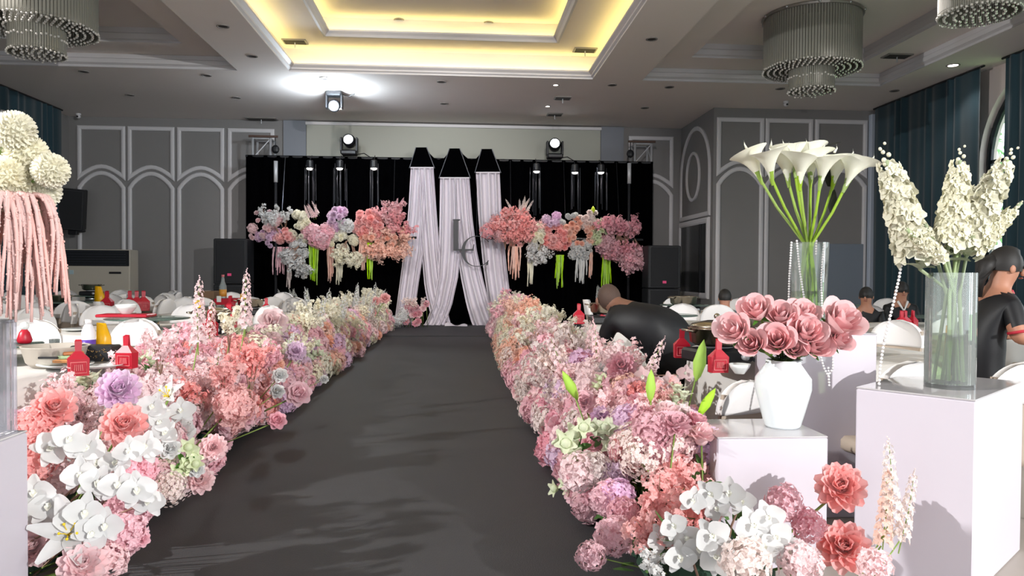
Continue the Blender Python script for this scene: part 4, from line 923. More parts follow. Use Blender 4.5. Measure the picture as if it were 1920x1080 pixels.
ZON = {('L', 'near part'): (3.5, 5.2, 54, [('branch', 'pale pink', 1.7), ('hydrangea', 'pink', 3), ('branch', 'coral', .7), ('dahlia', 'pink', 2), ('rosette', 'white', 1), ('hydrangea', 'pale pink', 2), ('buds', 'pale green', 1), ('puff', 'pale pink', 1)]),
       ('L', 'near middle'): (5.2, 7.0, 46, [('branch', 'coral', 1.8), ('puff', 'coral', 2), ('hydrangea', 'pink', 3), ('branch', 'pink', 2), ('dahlia', 'dusty pink', 2.5), ('rosette', 'pink', 2.5), ('rosette', 'white', .6), ('spike', 'pale pink', 1), ('hydrangea', 'coral', 1.5), ('hydrangea', 'pale pink', 1.5)]),
       ('L', 'middle part'): (7.0, 9.6, 42, [('hydrangea', 'lilac', 3), ('branch', 'cream', 1.2), ('puff', 'cream', 2.5), ('hydrangea', 'pink', 3), ('rosette', 'pale pink', 2), ('spike', 'white', .7), ('buds', 'pale green', 1), ('dahlia', 'peach', 2), ('rosette', 'coral', 1)]),
       ('L', 'far middle'): (9.6, 13.5, 34, [('puff', 'cream', 4), ('branch', 'cream', 1.2), ('rosette', 'peach', 3), ('hydrangea', 'pink', 2), ('hydrangea', 'lilac', 1), ('puff', 'peach', 1.5), ('spike', 'white', 1), ('rosette', 'pink', 2)]),
       ('L', 'far end'): (13.5, 18.2, 27, [('spike', 'white', 1), ('branch', 'cream', 1.2), ('puff', 'cream', 3), ('rosette', 'peach', 1.5), ('rosette', 'coral', 1), ('hydrangea', 'pale pink', 2), ('puff', 'blush', 1.5), ('hydrangea', 'pink', 1.5)]),
       ('R', 'near part'): (3.3, 4.7, 62, [('branch', 'coral', .7), ('dahlia', 'pink', 2), ('hydrangea', 'dusty pink', 3), ('puff', 'blush', 1), ('dahlia', 'dusty pink', 2), ('hydrangea', 'pale pink', 2), ('hydrangea', 'lilac', 1.5), ('buds', 'pale green', 1), ('rosette', 'pale pink', 2)]),
       ('R', 'near middle'): (4.7, 6.8, 46, [('branch', 'pale pink', 2.2), ('puff', 'blush', 1.5), ('hydrangea', 'dusty pink', 2), ('rosette', 'pink', 2.5), ('hydrangea', 'pale pink', 2), ('dahlia', 'pale pink', 2), ('rosette', 'white', .6), ('hydrangea', 'lilac', 1), ('spike', 'pale pink', 1), ('branch', 'blush', 1.1)]),
       ('R', 'middle part'): (6.8, 9.8, 40, [('puff', 'blush', 2.5), ('puff', 'peach', 2.5), ('branch', 'pale pink', 1), ('hydrangea', 'pink', 3), ('rosette', 'pale pink', 2), ('branch', 'cream', 1), ('puff', 'pink', 2), ('rosette', 'peach', 1.5)]),
       ('R', 'far middle'): (9.8, 13.5, 34, [('puff', 'cream', 4), ('puff', 'peach', 2.5), ('branch', 'peach', 1), ('hydrangea', 'pale pink', 2), ('hydrangea', 'pink', 1.5), ('puff', 'pink', 2), ('rosette', 'peach', 1.5)]),
       ('R', 'far end'): (13.5, 18.2, 27, [('branch', 'pink', 1.8), ('puff', 'pale pink', 3), ('puff', 'cream', 2), ('branch', 'cream', 1), ('hydrangea', 'pink', 2), ('rosette', 'pink', 1.5)])}
SZ = {'dahlia': 1.3, 'hydrangea': 1.15, 'branch': .85, 'spike': .95, 'puff': 1.1, 'buds': 1.2, 'rose': 1.25, 'rosette': 1.4}
for (sd_, zn), (y0, y1, dens, pal) in ZON.items():
    fx = BXL if sd_ == 'L' else BXR; sg = 1 if sd_ == 'L' else -1; n = int((y1-y0)*dens); tot = sum(w_ for _, _, w_ in pal)
    for i in range(n):
        y = y0+(y1-y0)*(i+R_.random())/n; q = R_.random()*tot
        for kind, c, w_ in pal:
            q -= w_
            if q <= 0: break
        th = radians(R_.uniform(-6, 128)) if kind not in ('spike', 'branch') else radians(R_.uniform(25, 125))
        w_ = wid(y); sc = SZ[kind]*R_.uniform(.85, 1.18)*(.74 if y < 4.3 else .9 if y < 5.2 else 1 if y < 9 else 1.12)
        hz = .50 if kind in ('spike', 'branch') else .52
        hp = V((fx(y)+sg*w_*cos(th)*R_.uniform(.85, 1.08), y, max(.09, .10+hz*sin(max(th, .02))*R_.uniform(.82, 1.1))))
        d = V((sg*cos(th)*.9+jit(.2), jit(.3)-.25, sin(th)+.15)) if kind not in ('spike', 'branch') else V((sg*cos(th)*.55+jit(.15), jit(.25)-.12, 1))
        side_ = 'left' if sd_ == 'L' else 'right'
        lb = '%s %s, %s of the %s aisle bed' % (c, KD[kind], zn, side_)
        flower(kind, c, hp, d, (fx(y)+jit(.12), y+jit(.05), .2), lb, '%s %s flowers, %s of the %s bed' % (c, KD[kind], zn, side_), sc)

FACE = lambda p: (CAM-p).normalized()
def fbase(p, side_):
    fx = BXL if side_ == 'L' else BXR
    return (fx(p.y)*.6+p.x*.4, p.y+.06, .12)
# near left end, read from the photograph one by one
def put_px(kind, c, px, py, Y, s, side_, where, lean=(0, 0, .2)):
    p = at(px, py, Y); d = FACE(p)+V(lean); flower(kind, c, p, d, fbase(p, side_), where, None, s)
def dah(c, px, py, Y, r, side_, lb): p = at(px, py, Y); big_dahlia(p, FACE(p)+V((0, 0, .5)), c, r, fbase(p, side_), lb)
dah('coral', 102, 768, 3.35, .095, 'L', 'coral dahlia in front of the white chair at the lower left')
dah('coral', 232, 800, 3.3, .10, 'L', 'large coral pink dahlia below the lilac one at the lower left')
dah('lilac', 222, 735, 3.5, .10, 'L', 'lilac dahlia above the coral pink one at the lower left')
dah('pale pink', 58, 1030, 2.95, .085, 'L', 'pale pink ruffled dahlia at the bottom left corner')
dah('pale pink', 155, 1062, 2.85, .09, 'L', 'pale pink dahlia at the bottom edge, right of the white lily')
dah('pale pink', 375, 903, 3.9, .075, 'L', 'pale pink dahlia at the aisle edge below the green buds')
for a in (('hydrangea', 'coral', 66, 802, 3.3, .8, 'left of the near orchids, upper'), ('hydrangea', 'coral', 60, 868, 3.2, .9, 'left of the near orchids, lower'), ('hydrangea', 'pink', 232, 958, 3.15, .8, 'right of the near orchids, upper'), ('hydrangea', 'pink', 268, 945, 3.2, .6, 'right of the near orchids, rightmost'),
          ('hydrangea', 'pink', 236, 1000, 3.05, .75, 'right of the near orchids, lower'), ('rosette', 'pink', 266, 1012, 3.05, .45, 'hanging lowest over the aisle carpet'), ('hydrangea', 'pink', 262, 884, 3.3, .7, 'behind the near orchids'), ('rosette', 'white', 318, 842, 3.6, .7, 'beside the near orchids'), ('rosette', 'white', 368, 880, 3.8, .6, 'above the pale pink dahlia'),
          ('buds', 'pale green', 345, 868, 3.7, .9, 'beside the white roses'), ('dahlia', 'pale pink', 400, 840, 4.1, 1.0, 'at the aisle edge of the left bed'), ('branch', 'pale pink', 275, 740, 3.8, .7, 'rising over the lilac dahlia'), ('puff', 'blush', 318, 915, 3.35, .6, 'low at the aisle edge'), ('hydrangea', 'pale pink', 110, 895, 3.25, .8, 'low behind the near orchids'), ('hydrangea', 'blush', 40, 985, 3.0, .8, 'at the left photo edge'), ('hydrangea', 'pale pink', 200, 1050, 2.95, .7, 'low at the near end')):
    put_px(*a[:6], 'L', '%s %s %s, near left bed' % (a[1], KD[a[0]], a[6]))
lily(at(128, 1005, 2.9), FACE(at(128, 1005, 2.9))+V((0, 0, .3)), 'white', .145, fbase(at(128, 1005, 2.95), 'L'), 'white lily with yellow centre at the lower left')
lily(at(318, 745, 3.95), V((-.3, -.8, .7)), 'white', .11, fbase(at(318, 745, 4.0), 'L'), 'white lily left of the coral blossoms in the left bed')
lily(at(280, 770, 3.7), V((.3, -.9, .5)), 'white', .10, fbase(at(280, 770, 3.75), 'L'), 'white lily above the near orchids in the left bed')
def spray(lst, c, lb, s, side_, up=.15):
    pts = []
    for px, py, Y in lst: p = at(px, py, Y); pts.append((p, FACE(p)+V((jit(.25), 0, up+jit(.15)))))
    b = fbase(pts[-1][0], side_); return orchid_spray(pts, c, lb, s*(1.22 if side_ == 'L' else 1.22), b)
spray([(130, 822, 3.05), (95, 840, 3.1), (165, 838, 3.1), (185, 868, 3.15)], 'white', 'white orchid spray, topmost of the near left orchids', 1.25, 'L')
spray([(243, 845, 3.1), (272, 838, 3.2), (215, 868, 3.15)], 'white', 'white orchid spray under the large coral pink dahlia', 1.15, 'L')
spray([(62, 925, 2.95), (38, 945, 2.95), (92, 950, 2.95), (70, 968, 3.0)], 'white', 'white orchid spray at the left photo edge', 1.3, 'L')
spray([(150, 888, 3.0), (182, 905, 3.0), (222, 908, 3.0), (258, 918, 3.0), (280, 940, 3.05)], 'white', 'white orchid spray crossing the middle of the near left flowers', 1.15, 'L')
spray([(158, 960, 2.9), (196, 985, 2.9), (172, 1000, 2.88), (140, 975, 2.9)], 'white', 'white orchid spray above the white lily at the lower left', 1.15, 'L')
spray([(285, 762, 3.6), (300, 790, 3.6), (340, 770, 3.75), (310, 812, 3.6)], 'white', 'white orchid spray right of the lilac dahlia', 1.1, 'L')
# taller pieces of the left bed
for kind, c, px, py, Y, s, w_ in (('spike', 'pale pink', 372, 640, 5.2, 1.0, 'pale pink spike in front of the steel pot'), ('spike', 'pale pink', 460, 610, 6.3, 1.05, 'pale pink spike in front of the white chair'), ('branch', 'pale pink', 300, 690, 4.6, .8, 'pale pink blossom branch left of the coral mass'), ('branch', 'cream', 430, 640, 6.0, .8, 'cream blossom branch between the pink spikes'), ('branch', 'coral', 420, 745, 4.9, 1.0, 'coral branch in the thick of the left bed'), ('branch', 'coral', 470, 720, 5.4, 1.0, 'deep coral branch in the left bed'), ('hydrangea', 'coral', 440, 760, 4.8, 1.2, 'coral hydrangea facing the aisle'), ('dahlia', 'lilac', 555, 660, 7.4, 1.4, 'lilac dahlia in the middle of the left bed'), ('rosette', 'pink', 560, 740, 6.3, 1.5, 'large pink peony at the aisle edge'), ('rosette', 'white', 525, 705, 6.2, .9, 'white rose beside the lilac peony'), ('rosette', 'white', 520, 735, 6.1, .85, 'lower white rose at the aisle edge'), ('rosette', 'dusty pink', 520, 790, 5.2, .9, 'dusty pink peony overhanging the aisle'), ('rosette', 'white', 608, 712, 7.2, .6, 'single white bloom overhanging the carpet'), ('rosette', 'coral', 722, 560, 15.5, 1.6, 'coral ball bloom topping the far left bed'), ('rosette', 'coral', 705, 565, 15.5, 1.3, 'second coral ball bloom topping the far left bed'), ('rosette', 'pale pink', 512, 605, 8.2, 2.2, 'broad pale pink bloom at the top of the left bed')):
    p = at(px, py, Y); d = V((.1, -.25, 1)) if kind in ('spike', 'branch') else FACE(p)+V((0, 0, .4)); flower(kind, c, p, d, fbase(p, 'L'), w_ , None, s)
# end clumps on the stage
for kind, c, px, py, s, sd_, w_ in [('spike', 'white', 535+k*9, 572, .9, 'L', 'white spike in the fan before the left backdrop') for k in range(6)] + [('rosette', 'dusty pink' if k % 3 else 'pale pink', 772+jit(30), 590+jit(20), 1.25, 'L', 'pink bloom at the foot of the left drape') for k in range(16)] + [('puff', 'white', 745+jit(14), 592+jit(14), 1.1, 'L', 'white filler at the foot of the left drape') for k in range(5)] + [('branch', 'blush', 765+8*k, 580, .8, 'L', 'blush branch at the foot of the left drape') for k in range(4)] + [('branch', 'pink', 965+9*k, 585, .9, 'R', 'pink branch at the foot of the right drape') for k in range(5)] + [('spike', 'white', 1120+12*k, 562, .8, 'R', 'white spike behind the bending man') for k in range(4)]:
    p = at(px, py, 18.0); d = V((jit(.5), -.2, 1)) if kind in ('spike', 'branch') else V((jit(.4), -1, .4+jit(.3))); flower(kind, c, p, d, (p.x+jit(.05), 18.05, .03), w_, w_+' group', s)
# near right end
dah('coral', 1576, 918, 3.0, .108, 'R', 'upper coral dahlia in front of the white pedestals at the lower right')
dah('coral', 1582, 1030, 2.9, .11, 'R', 'lower coral dahlia in front of the white pedestals at the lower right')
dah('coral', 1190, 850, 3.6, .12, 'R', 'coral dahlia with curled petals over the right aisle edge')
dah('lilac', 1172, 800, 3.95, .085, 'R', 'lilac dahlia above the green buds in the right bed')
dah('lilac', 1128, 783, 4.1, .065, 'R', 'smaller lilac dahlia beside the bright green bud')
dah('dusty pink', 1165, 690, 4.6, .10, 'R', 'dusty pink dahlia against the black shirt of the bending man')
for a in (('hydrangea', 'pink', 1470, 942, 2.92, .68, 'pink-lilac domed head, upper of the two by the dahlias'), ('hydrangea', 'pink', 1515, 985, 2.88, .62, 'pink-lilac domed head, lower of the two by the dahlias'), ('hydrangea', 'pink', 1108, 1042, 2.95, .55, 'pink ball lowest over the carpet'), ('hydrangea', 'pink', 1152, 1005, 3.05, .75, 'pink head above the lowest ball'),
          ('hydrangea', 'pink', 1140, 935, 3.35, .75, 'pink head at the aisle edge'), ('hydrangea', 'dusty pink', 1170, 965, 3.2, .7, 'dusty head beside the coral blossoms'), ('branch', 'coral', 1235, 960, 3.1, .8, 'deep coral spray, lower'), ('branch', 'coral', 1280, 930, 3.3, .9, 'deep coral spray beside the white box'), ('branch', 'coral', 1215, 1010, 2.95, .7, 'coral spray nearest the camera'), ('hydrangea', 'coral', 1255, 890, 3.4, 1.1, 'coral head beside the white box'), ('hydrangea', 'coral', 1310, 880, 3.5, 1.0, 'coral head touching the white box'), ('hydrangea', 'coral', 1275, 960, 3.1, .9, 'coral head behind the white orchids'), ('hydrangea', 'coral', 1320, 945, 3.15, .8, 'deep coral head under the small white box'),
          ('buds', 'pale green', 1085, 840, 3.75, 1.2, 'pale green buds over the aisle edge'), ('buds', 'pale green', 1125, 825, 3.8, 1.0, 'pale green buds under the lilac dahlias'), ('hydrangea', 'pale pink', 1085, 885, 3.55, .9, 'pale pink head at the aisle edge'), ('hydrangea', 'blush', 1115, 880, 3.55, .8, 'blush head at the aisle edge'), ('branch', 'pale pink', 1150, 760, 4.3, .7, 'pale pink branch below the dusty dahlia'), ('rosette', 'pink', 1095, 755, 4.3, 1.0, 'pink peony beside the bright green bud'), ('rosette', 'pale pink', 1230, 735, 4.3, 1.2, 'pale lilac pink peony behind the upright bud'), ('puff', 'peach', 1175, 730, 4.4, .8, 'peach filler under the dusty dahlia'), ('hydrangea', 'coral', 1300, 830, 3.8, .9, 'muted coral head behind the small white box'), ('hydrangea', 'pale pink', 1500, 1055, 2.55, .7, 'pale pink head at the bottom edge'), ('hydrangea', 'blush', 1400, 1055, 2.55, .8, 'blush head at the bottom edge'), ('hydrangea', 'pale pink', 1640, 1060, 2.5, .55, 'pale head at the bottom right'), ('branch', 'white', 1225, 1062, 2.8, .45, 'white blossoms at the near corner')):
    put_px(*a[:6], 'R', a[6]+' in the right bed')
for k, (px, py, sc, c) in enumerate(((1672, 975, .95, 'blush'), (1655, 1020, .9, 'peach'), (1690, 1010, .8, 'blush'))):
    p = at(px, py, 2.6); flower('spike', c, p, V((.12*(k-1), -.1, 1)), (p.x-.12, 2.7, .1), ('tall', 'short', 'slim')[k]+' beige pink flower spike at the far right of the near bed', None, sc*.72)
spray([(1262, 985, 2.75), (1240, 1010, 2.8), (1288, 1010, 2.75), (1275, 1045, 2.7)], 'white', 'white orchid spray leftmost at the near right end', 1.0, 'R')
spray([(1298, 938, 2.85), (1330, 925, 2.85), (1345, 955, 2.85), (1368, 925, 2.85), (1390, 940, 2.85)], 'white', 'white orchid spray in front of the small white box', 1.0, 'R')
spray([(1335, 1005, 2.65), (1310, 1030, 2.7), (1340, 1045, 2.65), (1375, 1060, 2.6)], 'white', 'white orchid spray low in the middle of the near right end', 1.1, 'R')
spray([(1410, 985, 2.65), (1440, 970, 2.65), (1455, 1010, 2.6), (1480, 1035, 2.58), (1430, 1025, 2.6)], 'white', 'white orchid spray left of the coral dahlias', 1.15, 'R')
spray([(1262, 790, 3.9), (1240, 800, 3.9), (1285, 775, 3.95), (1250, 765, 4.0)], 'blush', 'blush pink orchid spray below the upright green bud', 1.1, 'R')
spray([(1255, 715, 4.3), (1285, 700, 4.3), (1205, 705, 4.4)], 'pale pink', 'pale pink orchid spray beside the bending man', 1.0, 'R')
for px, py, Y, L, tl, lb in ((1072, 728, 4.2, .19, -.5, 'bright lime bud leaning left over the right bed'), (1220, 730, 3.7, .17, .02, 'bright lime bud standing upright in the right bed'), (1311, 684, 3.9, .23, .18, 'large lime bud in front of the red gift bag'), (1322, 760, 3.7, .17, .55, 'lime bud leaning right before the low white chair')):
    p = at(px, py, Y); green_bud(px, py, Y, L, tl, fbase(p, 'R'), lb)

# ------------------------------------------------------------------ floating flowers before the backdrop
HY = 18.15
fr_ = thing('hanging_flower_frame', 'black tube frame carrying the floating flowers before the backdrop', 'frame', (0, HY+.25, 0))
for x0, x1 in ((at(475, 430, HY).x, at(780, 430, HY).x), (at(915, 430, HY).x, at(1210, 470, HY).x)):
    mb = MB(); mb.tube([(x0, 0, 2.2), (x1, 0, 2.2)], .03, 8); mb.obj('bar', m_blackmetal, fr_)
    for q in (.15, .5, .85): mb = MB(); mb.tube([(x0+(x1-x0)*q, 0, 2.2), (x0+(x1-x0)*q, .5, 4.2)], .006, 4); mb.obj('hanging_wire', m_rod, fr_)
PAT = [('L', 'leftmost pale cluster', 'gbloom', 'pale pink', 500, 425, 30, 30, 16, .62), ('L', 'leftmost pale cluster', 'branch', 'white', 515, 415, 30, 10, 6, .9), ('L', 'leftmost pale cluster', 'gbloom', 'lilac', 503, 445, 16, 16, 8, .6), ('L', 'coral bunch at the left', 'gbloom', 'coral', 532, 445, 18, 13, 10, .8), ('L', 'green-white cluster', 'gbloom', 'cream', 563, 425, 17, 26, 16, .6), ('L', 'white hanging bunch', 'branch', 'white', 562, 480, 12, 20, 9, 1.0), ('L', 'white hanging bunch', 'gbloom', 'white', 562, 468, 12, 20, 14, .5),
       ('L', 'pink middle cluster', 'hydrangea', 'pink', 597, 440, 18, 22, 9, 1.3), ('L', 'pink middle cluster', 'spike', 'pale pink', 593, 405, 14, 6, 6, .55), ('L', 'lilac pink cluster', 'gbloom', 'lilac', 632, 410, 20, 18, 12, .85), ('L', 'small white blooms', 'gbloom', 'white', 652, 425, 12, 16, 9, .55), ('L', 'cream hanging bunch', 'gbloom', 'cream', 640, 455, 22, 18, 14, .6), ('L', 'cream hanging bunch', 'branch', 'cream', 650, 480, 14, 16, 8, .9), ('L', 'coral main cluster', 'gbloom', 'coral', 692, 420, 24, 26, 20, 1.05), ('L', 'coral main cluster', 'gbloom', 'peach', 700, 445, 22, 14, 9, .8), ('L', 'dusty cluster by the drape', 'branch', 'rose pink', 738, 420, 22, 24, 14, 1.0), ('L', 'dusty cluster by the drape', 'spike', 'pink', 735, 395, 16, 6, 6, .55), ('L', 'peach cluster by the drape', 'branch', 'peach', 735, 460, 26, 20, 14, 1.0), ('L', 'peach cluster by the drape', 'gbloom', 'peach', 740, 450, 26, 24, 14, .7),
       ('R', 'coral plume', 'branch', 'coral', 965, 430, 26, 22, 22, 1.1), ('R', 'coral plume', 'spike', 'blush', 972, 395, 22, 5, 9, .55), ('R', 'coral plume', 'puff', 'rose pink', 930, 430, 16, 12, 5, 1.2), ('R', 'coral plume', 'gbloom', 'coral', 972, 440, 24, 18, 12, .7), ('R', 'white hanging bunch', 'gbloom', 'cream', 1008, 445, 13, 22, 16, .6), ('R', 'white hanging bunch', 'branch', 'white', 1012, 470, 12, 14, 7, .9), ('R', 'lilac and coral cluster', 'gbloom', 'lilac', 1036, 415, 14, 10, 8, .6), ('R', 'lilac and coral cluster', 'gbloom', 'coral', 1044, 445, 22, 22, 20, .85), ('R', 'peach cluster', 'gbloom', 'peach', 1085, 435, 26, 24, 24, .75), ('R', 'small white blooms on top', 'pompon', 'white', 1068, 410, 18, 10, 8, 1.0), ('R', 'blush blooms on top', 'gbloom', 'blush', 1105, 410, 18, 12, 9, .75), ('R', 'yellow-green blooms', 'gbloom', 'pale green', 1125, 440, 14, 24, 14, .6), ('R', 'white drop', 'gbloom', 'white', 1090, 470, 16, 16, 16, .55), ('R', 'dusty pink end cluster', 'branch', 'dusty pink', 1155, 445, 24, 24, 20, 1.05), ('R', 'dusty pink end cluster', 'hydrangea', 'dusty pink', 1150, 460, 22, 18, 7, 1.1), ('R', 'dusty pink end cluster', 'branch', 'pink', 1185, 480, 20, 16, 14, .95)]
for sd_, w_, kind, c, cx, cy, rx, ry, n, s in PAT:
    side_ = 'left' if sd_ == 'L' else 'right'
    n2 = int(n*(1.1 if kind == 'gbloom' else .9)); n3 = int(n*.4) if kind == 'gbloom' else 0; kind0, s0 = kind, s
    for k in range(n2+n3):
        kind, s = (kind0, s0*(1.14 if kind0 == 'gbloom' else 1)) if k < n2 else ('gball', .88)
        a = R_.random()*6.283; q = sqrt(R_.random()); px, py = cx+rx*1.15*q*cos(a), cy+ry*1.1*q*sin(a); dp = (1-q*q)*(1 if k < n2 else .3)
        p = at(px, py, HY-.05-.22*dp-R_.random()*.08); m = head(kind, c, R_.randint(0, 1))
        o = put(KN[kind][1], m); d = V(((px-cx)/rx*.6+jit(.3), -1, -(py-cy)/ry*.6+.25)) if kind not in ('spike', 'branch') else V((jit(.6)+(px-cx)/rx*.5, -.55, 1 if (kind == 'spike' or py < 450) else -.9))
        if kind == 'branch': p = p-V((0, 0, .12 if d.z > 0 else -.12))
        o.matrix_basis = T(*p) @ toward(d) @ RZ(R_.random()*6) @ SC(s*1.3)
        tag(o, '%s %s, %s, %s floating garland' % (c, KD[kind], w_, side_), 'flower', '%s %s flowers, %s, %s garland' % (c, KD[kind], w_, side_))
def amaranth(p, L, n, w, m, label, curl=.05, rad=.016, arch=0.0, parts=True):
    t = thing('amaranthus', label, 'flower', p)
    for k in range(n):
        a = R_.uniform(0, 6.28); x0, y0 = w*cos(a)*R_.uniform(.1, 1), w*.5*sin(a); l = L*R_.uniform(.65, 1.0)
        out = V((x0, y0, 0)).normalized() if arch else V((0, 0, 0)); pts = []; rr = []
        for i in range(11):
            f = i/10; r_ = rad*(1-.55*f)*(1+.18*sin(i*2.6+k))
            ar = arch*min(1, f*2.2)**.6 if arch else 0
            pts.append(V((x0*(1+.15*f)+out.x*ar+curl*.4*sin(f*3+k), y0+out.y*ar*.6, arch*.35*sin(min(1, f*2)*pi)-l*(f**1.3)))); rr.append(max(.002, r_))
        mb = MB(); mb.tube(pts, rr, 6)
        if arch:
            for i in range(46):
                f = i/46*10; j = min(int(f), 9); q = pts[j]+(pts[j+1]-pts[j])*(f-j); b_ = R_.random()*6.28; mb.ball(q+V((cos(b_), sin(b_), 0))*rr[j]*.8, rr[j]*.55, 5)
        mb.obj('tassel', m, t, smooth=True)
for px, py, Lp, n, wp, c, lb in ((527, 463, 46, 12, 13, 'pink', 'pink hanging amaranthus tassels, leftmost of the left garland'), (541, 470, 58, 8, 6, 'blush', 'pale blush amaranthus tassels beside the pink ones on the left'), (588, 455, 68, 7, 8, 'lime', 'lime green amaranthus tassels nearer the left end of the left garland'), (620, 458, 60, 8, 6, 'peach', 'peach amaranthus tassels in the middle of the left garland'), (636, 470, 58, 6, 5, 'cream', 'cream amaranthus tassels in the middle of the left garland'), (680, 450, 48, 9, 7, 'peach', 'pale peach amaranthus tassels under the coral cluster'), (694, 455, 58, 7, 6, 'lime', 'lime green amaranthus tassels under the coral cluster'),
                             (966, 462, 52, 14, 14, 'peach', 'peach amaranthus tassels under the coral plume'), (995, 462, 62, 7, 4, 'cream', 'cream amaranthus tassels right of the coral plume'), (1047, 478, 52, 8, 8, 'lime', 'lime green amaranthus tassels nearer the middle of the right garland'), (1090, 478, 46, 10, 9, 'white', 'white amaranthus tassels of the right garland'), (1107, 470, 50, 5, 3, 'peach', 'slim peach amaranthus tassels of the right garland'), (1137, 478, 62, 9, 8, 'lime', 'lime green amaranthus tassels at the right end of the right garland')):
    p = at(px, py, HY-.1); amaranth(p, 1.22*Lp*HY/FPX, n+4, wp*HY/FPX, m_lime if c == 'lime' else pm(c), lb, rad=.028)
lf_ = thing('lily_bud', 'lime green bud sticking out on top of the right garland', 'bud', at(1112, 402, HY-.1)); mb = MB(); mb.lathe([(.004, 0), (.05, .05), (.06, .1), (.03, .17), (.001, .2)], 8); mb.obj('green_bud', petal_mat('yellow_green', '#c9da5a'), lf_, smooth=True)
# ------------------------------------------------------------------ pedestals and vases in front
m_box = mat('white_gloss_pedestal', '#cbc5ce', .35, noise=.015, nscale=4, spec=.4); m_boxtop = mat('mirror_acrylic_top', '#b9b6b8', .08, .0, spec=.8)
def pedestal(cx, cy, w, d, h, rz, label):
    t = thing('display_pedestal', label, 'pedestal', (cx, cy, 0), rz)
    mb = MB(); mb.box((0, 0, (h-.008)/2), (w, d, h-.008), bev=.006); mb.obj('box_body', m_box, t)
    mb = MB(); mb.box((0, 0, h-.004), (w-.002, d-.002, .008), bev=.003); mb.obj('top_sheet', m_boxtop, t); return t
a, b = at(1345, 820, 3.3), at(1553, 836, 3.3); SBX, SBZ = (a.x+b.x)/2, a.z
pedestal(SBX, 3.3+.21, b.x-a.x, .42, SBZ, 0, 'low white pedestal carrying the white rose vase')
c1 = at(1830, 750, 2.95); BZ = c1.z; c0 = atz(1605, 725, BZ); e = V((c1.x-c0.x, c1.y-c0.y, 0)); ew = e.length; en = V((-e.y, e.x, 0)).normalized()
ang = atan2(e.y, e.x); bc = V(((c0.x+c1.x)/2, (c0.y+c1.y)/2, 0))+V((-sin(ang), cos(ang), 0))*.40
pedestal(bc.x, bc.y, ew, .80, BZ, ang, 'large white pedestal turned cornerwise under the tall glass vase')
a, b = at(1478, 625, 3.98), at(1645, 625, 3.98); TPX, TPZ = (a.x+b.x)/2, a.z
pedestal(TPX, 3.98+.23, b.x-a.x, .46, TPZ, 0, 'tall white pedestal behind the roses, under the calla lily vase')
a = at(28, 815, 2.75); pedestal(a.x-.24, 2.35+.24, .48, .48, a.z, 0, 'white pedestal at the left photo edge')
m_acr = glass_mat('clear_acrylic', '#f8f8fc', .03, 1.3, .14); LAZ = at(28, 600, 2.75).z
t = thing('acrylic_stand', 'clear acrylic box stand on the white pedestal at the left photo edge', 'stand', (a.x-.24, 2.6, a.z)); hh = LAZ-a.z
for sx, sy, wx, wy in ((-1, 0, .012, .42), (1, 0, .012, .42), (0, -1, .42, .012), (0, 1, .42, .012)):
    mb = MB(); mb.box((sx*.21, sy*.21, hh/2), (wx, wy, hh), bev=.002); mb.obj('side_panel', m_acr, t)
mb = MB(); mb.box((0, 0, hh-.006), (.43, .43, .012), bev=.002); mb.obj('top_panel', m_acr, t)
# arrangement on the acrylic stand
AX, AY, AZ = a.x-.24, 2.6, LAZ
t = thing('black_vase', 'slim dark vase on the acrylic stand at the left photo edge', 'vase', (AX+.12, AY, AZ)); mb = MB(); mb.lathe([(.06, 0), (.065, .01), (.05, .2), (.055, .32), (.05, .32), (.045, .2)], 18); mb.obj('vase_body', m_blackmetal, t, smooth=True)
VT = V((AX+.12, AY, AZ+.3))
for k, (px, py, r) in enumerate(((28, 245, .058), (50, 290, .062), (12, 265, .06), (95, 320, .052), (45, 345, .058), (78, 358, .056), (10, 330, .06), (72, 378, .045), (20, 300, .05), (5, 365, .05))):
    p = at(px, py, 2.45+.05*(k % 3)); flower('pompon', 'cream', p, FACE(p)+V((.2, 0, .5)), VT, 'pale cream ball chrysanthemum at the upper left, '+('highest', 'upper right', 'upper left edge', 'rightmost', 'middle', 'lower right', 'lower left', 'lowest right', 'centre left', 'lowest left')[k], None, r/.05)
mb = MB(); p = at(8, 222, 2.5); tag(put('dark_ribbon', (lambda m_: (m_.tube([(-.02, 0, -.03), (0, 0, .02), (.02, 0, .015), (.025, 0, -.02), (.01, 0, -.05)], .012, 6), m_.mesh('dark_ribbon', m_blackmetal))[1])(mb), None, T(*p)), 'dark ribbon loop above the cream chrysanthemums', 'ribbon')
m_am = petal_mat('dusty_amaranth', '#ecc0b8', .2)
p = at(15, 365, 2.45); amaranth(p, .40, 90, .115, m_am, 'long drooping dusty pink amaranthus at the left photo edge', curl=.03, rad=.0085, arch=.05)
for k in range(6): mb = MB()
